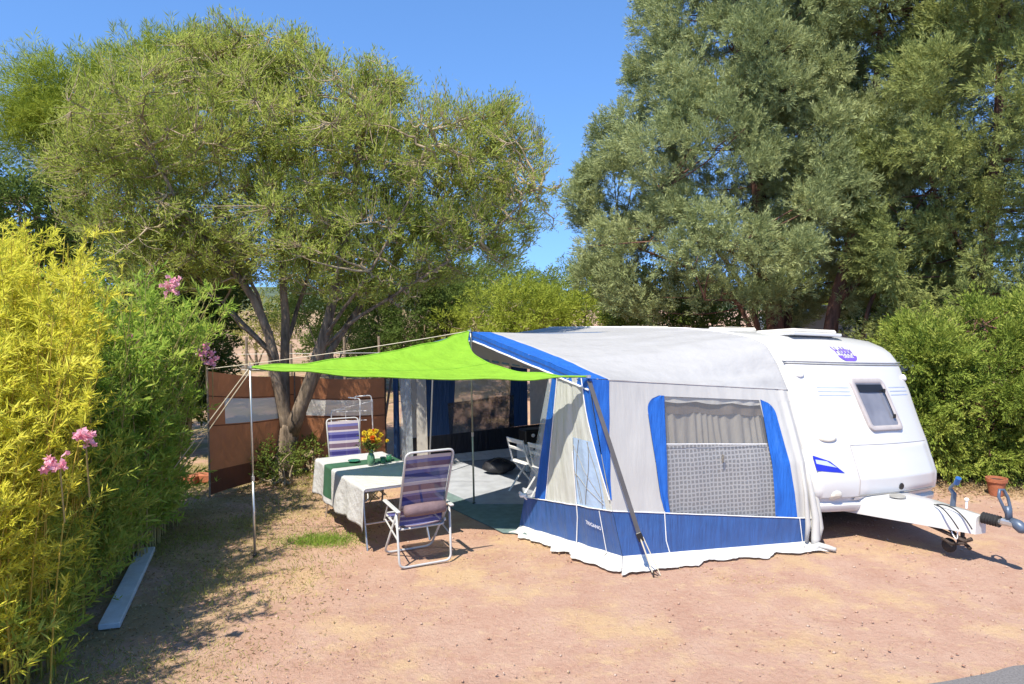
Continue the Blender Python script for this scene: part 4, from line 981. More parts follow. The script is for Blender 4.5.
def cabinet():
    c = PY(533, 461, 12.2); c[2] = .03; R = Matrix.Rotation(TH, 3, 'Z')
    t = thing('storage_cabinet', 'small white patterned camping cabinet at the back of the awning', 'cabinet', c)
    mb = MB(); mb.box(c+arr(0, 0, .22), (.42, .36, .44), R, .01); mb.build('cabinet_body', M['white'], t)
    f = -U; sd = -N
    for k in range(5):
        for q in range(4):
            mb = MB(); p = c+f*.184+sd*(-.15+.075*k)+arr(0, 0, .08+.09*q+.02*(k % 2)); mb.box(p, (.035, .006, .04), R, .002)
            if (k+q) % 2 == 0: mb.build('printed_square', M['black'], t)
    mb = MB(); b = c+arr(0, 0, .56); mb.box(b, (.42, .26, .22), R, .02); r = thing('small_radio', 'black box with two pale dots on top of the white cabinet', 'radio', c+arr(0, 0, .45))
    mb.build('case', M['black'], r)
    for k in (-1, 1): mb = MB(); mb.lathe(b+f*.13+sd*(.07*k)+arr(0, 0, .02), [(.03, 0), (.03, .01), (.02, .014)], 14, Vector(list(f))); mb.build('dial', M['white'], r)
cabinet()
def airer():
    c = PY(352, 470, 12.0); c[2] = 0; t = thing('clothes_airer', 'white tubular clothes airer standing behind the far camping chair', 'clothes airer', c)
    k = 12.0/F
    def X(px, z, dy=0): return arr((px-512)*k, 12.0+dy, z)
    mb = MB(); mb.tube(rounded([X(359, .0, -.15), X(360, 1.22, -.05), X(348, 1.24, -.05)], .05), .010, 8); mb.build('frame_leg', M['white'], t)
    mb = MB(); mb.tube(rounded([X(371, .0, .2), X(370.5, 1.27, 0), X(354, 1.25, 0), X(354, 1.2, .0)], .05), .010, 8); mb.build('frame_leg', M['white'], t)
    mb = MB(); mb.tube(rounded([X(331, .0, -.15), X(331, 1.03, -.05), X(343, 1.03, .1), X(343, 0, .2)], .03), .009, 8); mb.build('frame_leg', M['white'], t)
    for z in (1.0, .85, 1.16): mb = MB(); mb.tube([X(331, min(z, 1.02), 0), X(372 if z > 1.1 else 366, z+.02, 0)], .005, 6); mb.build('drying_bar', M['white'], t)
airer()
def pot(loc, r, h, label):
    t = thing('terracotta_pot', label, 'flower pot', loc)
    mb = MB(); mb.lathe(loc, [(r*.68, 0), (r*.95, h*.8), (r*1.08, h*.8), (r*1.1, h), (r*.95, h), (r*.9, h*.86)], 24); mb.build('pot_body', M['terracotta'], t, smooth=False)
    mb = MB(); mb.lathe(loc+arr(0, 0, h*.84), [(r*.9, 0), (r*.9, .01), (.001, .02)], 18); mb.build('soil', M['rust'], t)
p_ = G(996, 495); pot(p_, .13, .25, 'orange terracotta pot on the ground under the bright conifer hedge')
# terracotta edging blocks behind the oleander, left
for k in range(3):
    mb = MB(); q = G(172+16*k, 486-2*k); mb.box(q+arr(0, 0, .07), (.30, .20, .13), Matrix.Rotation(.12*k-.2, 3, 'Z'), .015)
    tag(mb.build('clay_block', M['terracotta']), ['clay block nearest the oleander in the row left of the windbreak', 'middle clay block in the row left of the windbreak', 'clay block next to the windbreak post'][k], 'block', 'terracotta blocks left of the windbreak')
mb = MB(); q0 = G(109, 630); q1 = G(147, 552); d = (q1-q0)/np.linalg.norm(q1-q0); mb.box((q0+q1)/2+arr(0, 0, .03), (.17, np.linalg.norm(q1-q0), .05), Matrix.Rotation(math.atan2(-d[0], d[1]), 3, 'Z'), .006)
tag(mb.build('edging_board', M['concrete']), 'pale grey board lying along the foot of the oleander', 'board')
# fence posts with wire in front of the red slope
def far_fence():
    t = thing('wire_fence', 'old post and wire fence in front of the red earth slope', 'fence', arr(-7.5, 19, 0))
    xs = [168, 188, 213, 224, 246, 270, 292, 318, 345, 380]
    pts = []
    for k, x in enumerate(xs):
        p = PY(x, 380, 19+.1*k); p[2] = 0; pts.append(p); mb = MB(); mb.tube([p, p+arr(.03*math.sin(k*2), 0, 1.75+.1*math.sin(k*5))], .035, 6); mb.build('post', M['post'], t)
    for z in (.6, 1.0, 1.4):
        mb = MB(); mb.tube([p+arr(0, -.03, z) for p in pts], .006, 4); mb.build('wire', M['metal'], t)
far_fence()
def bg_caravan(px, Y, w, h, label, dark=False):
    c = PY(px, 380, Y); c[2] = 0; t = thing('parked_caravan' if not dark else 'parked_van', label, 'caravan' if not dark else 'van', c)
    m = M['gelcoat'] if not dark else plain('grey_van_paint', (.22, .23, .25), .4)
    prof = [(-w/2, .35), (-w/2-.08, 1.2), (-w/2+.15, h-.25), (-w/2+.5, h), (w/2-.4, h), (w/2-.1, h-.3), (w/2, 1.2), (w/2, .35)]
    n = len(prof); mb = MB(); vs = [c+arr(x, 0, z) for x, z in prof]+[c+arr(x, 2.1, z) for x, z in prof]
    mb.add(vs, [tuple(range(n))[::-1], tuple(range(n, 2*n))]+[(i, (i+1) % n, (i+1) % n+n, i+n) for i in range(n)]); mb.build('body', m, t)
    for k in range(3):
        mb = MB(); mb.box(c+arr(-w/2+.9+k*(w-1.6)/2.2, -.012, h*.66), (w*.2, .03, .5), None, .01); f = mb.build('window', M['grey_trim'], t)
        mb = MB(); mb.box(c+arr(-w/2+.9+k*(w-1.6)/2.2, -.03, h*.66), (w*.2-.08, .01, .42), None, .003); mb.build('pane', M['glass'], f)
    for x in (-w*.22, w*.22):
        mb = MB(); mb.lathe(c+arr(x, .05, .33), [(.1, -.08), (.31, -.08), (.33, 0), (.31, .08), (.1, .08)], 20, (0, 1, 0)); mb.build('wheel', M['rubber'], t)
bg_caravan(868, 21, 3.9, 2.65, 'white caravan parked far behind the cypress trees')
bg_caravan(805, 23.5, 1.9, 2.45, 'grey van parked behind the cypress trunks', True)

# ------------------------------------------------------------------ trees
def resample(pts, n):
    pts = np.array(pts, float); d = np.concatenate([[0], np.cumsum(np.linalg.norm(np.diff(pts, axis=0), axis=1))]); q = np.linspace(0, d[-1], n)
    return np.stack([np.interp(q, d, pts[:, i]) for i in range(3)], 1)
def smooth_path(pts, n=14, wob=.0, seed=0):
    p = resample(pts, n)
    for _ in range(2): p[1:-1] = (p[:-2]+2*p[1:-1]+p[2:])/4
    if wob:
        for i in range(1, n-1): p[i] += wob*np.array([noise.noise(Vector((i*.5, seed, 0))), noise.noise(Vector((i*.5, seed, 5))), 0])
    return p
def skeleton_tree(t, limbs, E, n_sub, n_twig, barkm, twigm, sub_r=(.03, .01), twig_r=(.007, .0025), up=.25, filt=None):
    """limbs [(points, r0, r1)] ; returns twig start, end, control arrays"""
    mb = MB(); nodesP = []
    for k, (pts, r0, r1) in enumerate(limbs):
        p = smooth_path(pts, 16, .05 if k else .02, k*3.1)
        rs = [lerp(r0, r1, (i/15)**.8)*(1+.10*noise.noise(Vector((i*.9, k, 0)))) for i in range(16)]; mb.tube(p, rs, 12)
        if k: nodesP.append(p[5:])
        else: nodesP.append(p[-3:])
    mb.build('trunk', barkm, t, smooth=True)
    LN = np.concatenate(nodesP)
    S = in_ell(n_sub, E); i = nearest(S, LN); A = LN[i]; m = (A+S)/2+np.array([0, 0, 1])*np.linalg.norm(S-A, axis=1)[:, None]*up*.5+RNG.normal(size=A.shape)*.12
    ts = np.linspace(0, 1, 8); Q = np.stack([(1-q)**2*A+2*q*(1-q)*m+q*q*S for q in ts], 1)   # n,8,3
    Q[:, 1:-1] += RNG.normal(size=Q[:, 1:-1].shape)*.025
    r = np.linspace(sub_r[0], sub_r[1], 8)
    a = Q[:, :-1].reshape(-1, 3); b = Q[:, 1:].reshape(-1, 3); ra = np.tile(r[:-1], n_sub); rb = np.tile(r[1:], n_sub)
    tubes_np('branches', (a, b, ra, rb), twigm, t, 5)
    SN_ = Q[:, 2:].reshape(-1, 3)
    T_ = in_ell(n_twig, E)
    if filt is not None: T_ = T_[filt(T_)]
    n_twig = len(T_)
    i = nearest(T_, SN_); A = SN_[i]; d = T_-A; l = np.linalg.norm(d, axis=1); mx = 1.1; T_ = A+d*np.minimum(1, mx/np.maximum(l, 1e-6))[:, None]
    m = (A+T_)/2+RNG.normal(size=A.shape)*.05; m[:, 2] -= .02; T_[:, 2] += .06
    ts = np.linspace(0, 1, 5); Q = np.stack([(1-q)**2*A+2*q*(1-q)*m+q*q*T_ for q in ts], 1)
    r = np.linspace(twig_r[0], twig_r[1], 5); a = Q[:, :-1].reshape(-1, 3); b = Q[:, 1:].reshape(-1, 3)
    tubes_np('twigs', (a, b, np.tile(r[:-1], n_twig), np.tile(r[1:], n_twig)), twigm, t, 3)
    return A, m, T_
def twig_leaves(name, tw, nl, ln, wd, mat, t, start=.25, spread=.7, upb=.3, jit=.03):
    A, m, B = tw; n = len(A); q = start+(1.05-start)*RNG.random((n, nl)); q3 = q[..., None]
    P = (1-q3)**2*A[:, None]+2*q3*(1-q3)*m[:, None]+q3*q3*B[:, None]; P = P+RNG.normal(size=P.shape)*jit
    D = unit(B-A)[:, None]*.8+RNG.normal(size=P.shape)*spread+np.array([0, 0, upb]); tb = RNG.random((n, 1))
    tint = np.clip(tb*.5+RNG.random((n, nl))*.5, 0, 1)
    P = P.reshape(-1, 3); return leaves(name, P, D.reshape(-1, 3), ln*(.6+.8*RNG.random(len(P))), wd*(.7+.6*RNG.random(len(P))), tint.ravel(), mat, t, 0, nh=unit(P-P.mean(0))*.7+np.array([0, -.15, .7]))

def mimosa():
    Y = 11.9; b = G(283, 472); t = thing('shade_tree', 'broad feathery shade tree with forked grey trunk standing in front of the brown windbreak', 'tree', b)
    X = lambda px, py, dy=0: PY(px, py, Y+dy)
    b0 = G(281, 476); b0[2] = -.05; fork = X(291, 425)
    limbs = [([b0, X(285, 455), fork], .20, .15),
             ([X(288, 436), X(281, 405, -.05), X(276, 360, -.1), X(262, 310, -.1), X(235, 270, -.3), X(190, 225, -.8), X(150, 150, -1)], .11, .02),
             ([X(288, 432), X(284, 390, .1), X(287, 355, .2), X(284, 310, .2), X(283, 260, .2), X(277, 180, .3), X(262, 90, .5)], .10, .02),
             ([X(290, 436), X(303, 405, -.1), X(312, 375, -.1), X(322, 340, -.2), X(338, 290, -.3), X(352, 200, -.4), X(365, 110, -.5)], .13, .02),
             ([X(297, 418), X(312, 385, .1), X(330, 352, .3), X(352, 320, .5), X(385, 275, .9), X(430, 215, 1.2), X(475, 150, 1.4)], .075, .014),
             ([X(322, 348, -.2), X(355, 318, -.3), X(395, 295, -.5), X(440, 268, -.6), X(490, 235, -.8), X(535, 190, -.8)], .035, .010),
             ([X(276, 360, -.1), X(256, 335, .1), X(228, 305, .5), X(180, 260, 1.0), X(110, 200, 1.3)], .04, .010),
             ([X(286, 345, .2), X(305, 290, .5), X(318, 230, .8), X(315, 140, 1.0), X(305, 70, 1)], .04, .010),
             ([X(262, 310, -.1), X(232, 240, -.2), X(215, 150, -.2), X(212, 60, -.2)], .03, .009),
             ([X(322, 340, -.2), X(365, 280, -.8), X(410, 200, -1.1), X(430, 130, -1.2)], .03, .009),
             ([X(276, 365, -.1), X(262, 345, -.5), X(240, 325, -1.1), X(205, 290, -1.5)], .025, .009)]
    E = [pxe(200, 130, 120, 80, Y, 2.0, 3), pxe(320, 140, 110, 85, Y, 2.1, 3), pxe(420, 165, 95, 80, Y, 2.0, 2.4), pxe(125, 175, 80, 75, Y, 1.6, 1.5), pxe(505, 190, 58, 80, Y, 1.4, 1.3), pxe(225, 55, 42, 38, Y, .9, .7),
         pxe(292, 68, 42, 42, Y, .9, .6), pxe(370, 85, 40, 30, Y, .8, .4), pxe(300, 235, 140, 58, Y, 1.9, 2.4), pxe(175, 245, 85, 55, Y, 1.6, 1.5), pxe(435, 245, 95, 45, Y, 1.4, 1.4), pxe(370, 290, 60, 26, Y, 1.2, .4), pxe(500, 125, 40, 32, Y, .8, .3)]
    def filt(P):
        k = np.array([noise.noise(Vector(p*.75)) for p in P]); k2 = np.array([noise.noise(Vector(p*2.1+7)) for p in P]); keep = (k+.6*k2) > -.32
        return keep | (RNG.random(len(P)) < .45)
    tw = skeleton_tree(t, limbs, E, 420, 13500, M['bark_mimosa'], M['bark_twig'], sub_r=(.020, .007), up=.3, filt=filt)
    twig_leaves('crown', tw, 20, .080, .015, M['f_mimosa'], t, .3, .55, .45, .035)
mimosa()

def clump_tree(name, label, cat, base, limbs, clumps, leafmat, barkm, per, tuft, nl, ln, wd, group=None, spread=.9, up=.3, loc=None, outc=None, bare=True, barkname='trunk', flat=1.0):
    """clumps: array of (centre, radius). tufts spread over each clump's outer side"""
    t = thing(name, label, cat, base, 0, group)
    if limbs:
        mb = MB()
        for k, (pts, r0, r1) in enumerate(limbs): p = smooth_path(pts, 12, .05, k*1.7); mb.tube(p, [lerp(r0, r1, i/11) for i in range(12)], 9)
        mb.build(barkname, barkm, t, smooth=True)
    C_ = np.array([c for c, r in clumps]); R_ = np.array([r for c, r in clumps]); n = len(C_)*per
    idx = np.repeat(np.arange(len(C_)), per); d = unit(RNG.normal(size=(n, 3))); cen = C_.mean(0) if outc is None else outc(C_)[idx]
    o = C_[idx]-cen; o = unit(o*np.array([1, 1, .5])); d = unit(d+o*.45+np.array([0, 0, .15])); rad = R_[idx]*(RNG.random(n)**.35)
    P = C_[idx]+d*rad[:, None]*np.array([1, 1, flat]); D = d*.7+o*.35+np.array([0, 0, up])+RNG.normal(size=(n, 3))*.25
    if limbs and bare:     # sticks joining the trunk to the clumps
        LNn = np.concatenate([smooth_path(l[0], 30) for l in limbs]); tgt = C_; low = LNn[None, :, 2] > tgt[:, None, 2]+.1
        dist = ((tgt[:, None]-LNn[None])**2).sum(-1)+low*5; sel = RNG.permutation(len(tgt))[:min(len(tgt), 150 if len(tgt) > 1200 else 90)]; tgt = tgt[sel]; A = LNn[dist.argmin(1)[sel]]
        mm = (A+tgt)/2+np.array([0, 0, -.15])+RNG.normal(size=A.shape)*.15; ts = np.linspace(0, 1, 6); Q = np.stack([(1-q)**2*A+2*q*(1-q)*mm+q*q*tgt for q in ts], 1)
        r = np.linspace(.022, .008, 6); tubes_np('branches', (Q[:, :-1].reshape(-1, 3), Q[:, 1:].reshape(-1, 3), np.tile(r[:-1], len(tgt)), np.tile(r[1:], len(tgt))), barkm, t, 5)
    tb = np.clip(np.repeat(RNG.random(len(C_)), per)*.6+RNG.random(n)*.4, 0, 1)
    tufts('crown', P, D, tuft*(.7+.6*RNG.random(n)), nl, leafmat, t, ln, wd, spread, .12, tb, nh=d*.8+o*.5+np.array([0, 0, .35])); return t

def cone_clumps(ax, prof, n, rmin, rmax, squash=1.0, inner=.15, holes=.0, seed=0):
    """clumps on the surface of a crown given by ax(h)->centre and prof(h)->radius; golden angle order"""
    out = []; hs = prof[:, 0]; rs = prof[:, 1]; area = np.cumsum(np.interp(np.linspace(hs[0], hs[-1], 200), hs, rs)+.3); area /= area[-1]
    for k in range(n):
        h = float(np.interp((k+.5)/n, area, np.linspace(hs[0], hs[-1], 200))); th = k*2.39996+random.uniform(-.3, .3); R = float(np.interp(h, hs, rs))
        R *= 1+.22*noise.noise(Vector((math.cos(th)*1.6, math.sin(th)*1.6, h*.55+seed)))
        if random.random() < inner: R *= random.uniform(.35, .8)
        if noise.noise(Vector((math.cos(th)*1.5+seed, math.sin(th)*1.5, h*.6))) > .5-holes: continue
        c = np.array(ax(h)); out.append((c+np.array([math.cos(th)*R, math.sin(th)*R*squash, 0]), random.uniform(rmin, rmax)))
    return out
def lumps(cl_, per, k=.9, r=(.15, .30), flat=.85):
    """each big lump becomes several small clumps over its outer and upper side, with gaps left between the lumps"""
    C_ = np.array([c for c, _ in cl_]); out = []; cen = C_.mean(0)
    for c, R_ in cl_:
        o = (c-cen)*np.array([1, 1, .15]); o = o/max(1e-6, np.linalg.norm(o))
        for _ in range(per):
            d = np.array([random.gauss(0, 1), random.gauss(0, 1), random.gauss(0, 1)]); d /= np.linalg.norm(d); d = d+o*.55+arr(0, 0, .35); d /= np.linalg.norm(d)
            out.append((c+d*R_*k*arr(1, 1, flat)*random.uniform(.7, 1.05), random.uniform(*r)))
    return out
def px_h(py, Y): return CAMH+(300-py)*Y/F
def cypresses():
    # 1: the big broad grey-green one, centre of its trunk near px 770
    Y = 17.0; b = PY(776, 350, Y); b[2] = 0; xb, yb = b[0], b[1]
    cx = (718-512)*Y/F
    ax = lambda h: (float(np.interp(h, [2, 4.5, 9.6, 14], [cx+.5, cx, cx+.55, cx+.7])), yb, h)
    prof = np.array([(2.6, 1.9), (3.2, 2.7), (4.2, 3.05), (5.3, 2.85), (6.3, 2.45), (7.4, 2.1), (8.6, 1.8), (10, 1.5), (12, .9), (13, .3)])
    cl1 = lumps(cone_clumps(ax, prof, 185, .45, .8, .9, .25, .0, 1), 11)
    k = Y/F
    X = lambda px, py, dy=0: PY(px, py, Y+dy)
    limbs = [([b, X(778, 300), X(765, 230), X(745, 120), X(735, 20), X(733, -120)], .22, .05), ([b+arr(.1, .2, 0), X(790, 300, .2), X(797, 220, .5), X(800, 120, .6), X(805, 20, .6)], .12, .03),
             ([b+arr(-.1, -.2, 0), X(760, 320, -.3), X(735, 270, -.6), X(700, 230, -1), X(660, 190, -1.4)], .09, .02), ([b+arr(-.1, .2, 0), X(750, 310, .3), X(715, 275, .6), X(660, 258, 1), X(620, 240, 1.2)], .07, .02),
             ([X(770, 300), X(740, 300, -1), X(705, 300, -1.6)], .04, .012), ([X(766, 280), X(730, 250, -1.2), X(690, 240, -2)], .05, .012)]
    clump_tree('cypress_tree', 'broad grey-green cypress with dark reddish trunk rising behind the awning roof', 'tree', b, limbs, cl1, M['f_cypress'], M['bark_red'], 19, .22, 30, .34, .058, 'cypress trees behind the caravan', .5, .35, outc=lambda C_: np.stack([np.interp(C_[:, 2], [0, 7, 14], [cx+.2, cx+.3, cx+.5]), np.full(len(C_), yb), C_[:, 2]-.8], 1))
    # 2: leaning one right behind the caravan
    Y = 15.5; b = PY(815, 350, Y); b[2] = 0; X = lambda px, py, dy=0: PY(px, py, Y+dy)
    cxx = lambda px: (px-512)*Y/F
    ax = lambda h: (np.interp(h, [2, 4.6, 7, 14], [cxx(880), cxx(885), cxx(890), cxx(900)]), Y+1.3, h)
    prof = np.array([(4.0, 1.3), (4.6, 1.8), (5.2, 2.2), (6.2, 2.3), (8, 2.2), (10, 1.9), (12, 1.4), (14, .3)])
    cl2 = lumps(cone_clumps(ax, prof, 165, .4, .72, .9, .35, .02, 5), 8)
    limbs = [([b, X(832, 310), X(848, 262), X(860, 215), X(868, 150), X(880, 60), X(890, -60)], .17, .04), ([X(838, 300), X(862, 280, -.2), X(880, 255, -.3), X(905, 225, -.5), X(930, 190, -.6)], .08, .02),
             ([X(858, 225), X(845, 190, .3), X(835, 130, .4), X(830, 60, .4)], .07, .02), ([X(870, 320, -.2)-arr(0, 0, 2), X(862, 320, -.4), X(885, 270, -.5), X(905, 250, -.6)], .06, .03)]
    clump_tree('cypress_tree', 'cypress with a reddish trunk leaning right, directly behind the caravan roof hatch', 'tree', b, limbs, cl2, M['f_cypress'], M['bark_red'], 19, .22, 30, .34, .058, 'cypress trees behind the caravan', .5, .35)
    # 3: far right
    Y = 14.5; b = PY(985, 350, Y); b[2] = 0; X = lambda px, py, dy=0: PY(px, py, Y+dy)
    ax = lambda h: (lerp((985-512)*Y/F, (1000-512)*Y/F, min(1, h/8)), Y+.2, h)
    prof = np.array([(1.7, 1.6), (3.6, 2.1), (5, 2.1), (7, 2.2), (9, 2.1), (11, 1.5), (13, .3)])
    cl3 = lumps(cone_clumps(ax, prof, 185, .4, .75, .9, .35, -.3, 31), 9)
    limbs = [([b, X(985, 280), X(990, 200), X(1000, 100), X(1003, -50)], .15, .04), ([X(985, 300), X(960, 240, .2), X(935, 200, .3), X(925, 150, .3)], .06, .02)]
    clump_tree('cypress_tree', 'yellower green cypress at the right edge rising above the bright conifer hedge', 'tree', b, limbs, cl3, M['f_cypress2'], M['bark_red'], 19, .22, 30, .34, .058, 'cypress trees behind the caravan', .5, .35)
cypresses()

def bush_clumps(cx, cy, rx, ry, Y, dy, n, r0, r1, low=None):
    c = PY(cx, cy, Y); k = Y/F; out = []
    for i in range(n):
        d = Vector((random.gauss(0, 1), random.gauss(0, 1), random.gauss(0, 1))).normalized(); q = random.uniform(.55, 1)*(1+.25*noise.noise(d*1.6+Vector((cx, 0, 0))))
        p = c+arr(d.x*rx*k*q, d.y*dy*q, d.z*ry*k*q)
        if p[2] < .12: p[2] = random.uniform(.12, .5)
        out.append((p, random.uniform(r0, r1)))
    return out
def simple_bush(name, label, cat, cx, cy, rx, ry, Y, dy, n, r, mat, per, tuft, nl, ln, wd, group=None, trunkpx=None, spread=1.1):
    b = PY(trunkpx or cx, cy, Y); b[2] = 0; c = PY(cx, cy, Y); k = Y/F
    limbs = [([b, (b+c)/2+arr(.05, 0, 0), c+arr(0, 0, ry*k*.5)], .05+.02*ry*k, .02)]+[([b+arr(0, 0, .1), (b+c)/2+arr(s*rx*k*.3, 0, 0), c+arr(s*rx*k*.6, 0, ry*k*.2)], .04, .015) for s in (-1, 1)]
    return clump_tree(name, label, cat, b, limbs, bush_clumps(cx, cy, rx, ry, Y, dy, n, *r), mat, M['bark_twig'], per, tuft, nl, ln, wd, group, spread, .25, bare=True)

# bright conifer hedge, bottom right
def conifers():
    for (cx, cy, rx, ry, Y, n, lab, tr) in ((926, 408, 36, 78, 12.2, 34, 'bright green conifer with feathery sprays touching the right end of the caravan', 905), (985, 398, 60, 92, 11.9, 50, 'bright green bushy conifer at the right edge above the terracotta pot', 985), (1065, 395, 50, 110, 11.9, 30, 'bright green conifer cut off by the right edge of the photo', 1050)):
        b = PY(tr, 400, Y); b[2] = 0; c = PY(cx, cy, Y)
        limbs = [([b, PY(tr, 400, Y), PY(cx, cy-ry*.8, Y)], .07, .02)]
        clump_tree('conifer_shrub', lab, 'shrub', b, limbs, lumps(bush_clumps(cx, cy, rx, ry, Y, .9, n, .26, .50), 7, .95, (.06, .16)), M['f_conifer'], M['bark_red'], 9, .30, 34, .20, .055, 'bright conifers behind the drawbar', .42, .05)
conifers()

# background trees and shrubs
BG = 'trees and shrubs behind the campsite'
def pine():
    Y = 19.0; b = PY(20, 350, Y); b[2] = 0; X = lambda px, py, dy=0: PY(px, py, Y+dy)
    cl_ = []
    for (cx, cy, rx, ry, n) in ((170, 100, 85, 50, 60), (90, 115, 70, 45, 55), (52, 135, 40, 36, 34), (215, 75, 50, 32, 26), (130, 160, 80, 38, 30)): cl_ += bush_clumps(cx, cy, rx, ry, Y, 2.2, n, .45, .75)
    limbs = [([b, X(25, 300), X(50, 220), X(95, 170), X(130, 120)], .22, .05), ([X(40, 240), X(35, 190), X(60, 150)], .1, .03), ([X(60, 200), X(10, 197), X(-30, 190)], .07, .03), ([X(90, 175), X(160, 130), X(210, 100)], .08, .02)]
    clump_tree('umbrella_pine', 'yellow-green umbrella pine behind the feathery shade tree at top left', 'tree', b, limbs, cl_, M['f_pine'], M['bark_red'], 26, .30, 26, .55, .045, BG, 1.0, .5, flat=.7)
pine()
for a in (('dark_tree', 'dark evergreen tree at the left edge below the pine crown', 'tree', 20, 228, 62, 56, 17, 1.8, 75, (.35, .55), M['f_dark'], 22, .32, 22, .30, .11, BG, 0),
          ('dark_shrub', 'dense dark green shrub behind the oleander, left of the shade tree trunk', 'shrub', 175, 280, 66, 60, 15, 1.2, 70, (.32, .5), M['f_dark'], 24, .26, 22, .30, .12, BG),
          ('dark_shrub', 'dark green shrub between the oleander and the left end of the windbreak', 'shrub', 182, 345, 42, 78, 13.6, .9, 70, (.25, .42), M['f_dark'], 22, .26, 20, .30, .12, BG),
          ('leafy_tree', 'green tree showing through between the two main limbs of the shade tree', 'tree', 330, 285, 62, 46, 25, 2, 60, (.5, .8), M['f_bush'], 24, .4, 22, .26, .09, BG),
          ('narrow_cypress', 'slender dark cypress behind the peak of the green sail', 'tree', 415, 320, 20, 58, 22, .6, 45, (.3, .45), M['f_dark'], 26, .3, 24, .28, .08, BG),
          ('narrow_cypress', 'slender dark cypress just right of the windbreak under the shade tree crown', 'tree', 378, 325, 16, 50, 23, .6, 36, (.3, .42), M['f_dark'], 26, .3, 24, .28, .08, BG),
          ('narrow_cypress', 'tallest slender dark cypress, furthest right of the three by the sail peak', 'tree', 440, 310, 17, 52, 23.5, .6, 36, (.3, .42), M['f_dark'], 26, .3, 24, .28, .08, BG),
          ('yellow_shrub', 'bright yellow-green shrub behind the blue peak of the awning', 'shrub', 510, 325, 62, 33, 22, 1.6, 60, (.35, .6), M['f_bright'], 26, .34, 22, .28, .075, BG),
          ('yellow_shrub', 'low bright green shrub behind the middle of the awning roof', 'shrub', 585, 328, 46, 26, 23, 1.4, 40, (.35, .55), M['f_bright'], 26, .34, 22, .28, .075, BG),
          ('leafy_tree', 'olive green tree on the rise between the shade tree and the broad cypress', 'tree', 500, 296, 50, 22, 40, 2.4, 40, (.6, 1.1), M['f_bush'], 26, .6, 20, .24, .08, BG),
          ('leafy_tree', 'small rounded tree left of the broad cypress at roof height', 'tree', 578, 293, 38, 22, 36, 2.0, 36, (.5, .9), M['f_bush'], 26, .5, 20, .24, .08, BG),
          ('leafy_tree', 'distant round tree directly above the blue peak of the awning', 'tree', 462, 290, 40, 24, 44, 2.4, 30, (.6, 1.1), M['f_bush'], 24, .6, 20, .24, .08, BG),
          ('leafy_shrub', 'green shrub under the cypress trunks behind the caravan roof', 'shrub', 740, 322, 50, 28, 22, 1.4, 40, (.35, .6), M['f_bush'], 24, .34, 20, .28, .1, BG),
          ('leafy_shrub', 'light green shrub between the two cypress trunks', 'shrub', 810, 285, 46, 40, 28, 1.8, 40, (.5, .8), M['f_bright'], 22, .45, 20, .28, .09, BG),
          ('leafy_shrub', 'dark shrub filling the gap under the leaning cypress', 'shrub', 900, 290, 60, 40, 19, 1.4, 50, (.4, .6), M['f_dark'], 24, .34, 20, .28, .1, BG),
          ('leafy_shrub', 'dark green shrub under the broad cypress at its left side', 'shrub', 655, 300, 60, 32, 21, 1.6, 46, (.4, .6), M['f_dark'], 22, .36, 20, .28, .1, BG),
          ('dry_shrub', 'olive dry shrub on the red slope behind the windbreak', 'shrub', 255, 322, 36, 22, 30, 1.2, 26, (.4, .6), M['f_grass'], 22, .4, 20, .28, .07, BG),
          ('dry_shrub', 'low dry shrub on the red slope seen through the forked trunk', 'shrub', 345, 345, 36, 18, 28, 1.2, 26, (.35, .5), M['f_bush'], 22, .36, 20, .28, .09, BG)):
    simple_bush(*a)
# small plants round the foot of the shade tree
for (cx, cy, rx, ry, Y, n, lab) in ((258, 462, 16, 18, 11.6, 12, 'small leafy plant left of the shade tree foot'), (312, 458, 12, 14, 12.0, 9, 'small leafy plant right of the shade tree foot'), (282, 482, 20, 6, 11.2, 8, 'low plant in front of the shade tree foot')):
    simple_bush('small_plant', lab, 'plant', cx, cy, rx, ry, Y, .25, n, (.10, .18), M['f_bush'], 10, .16, 12, .30, .13, 'plants at the foot of the shade tree')

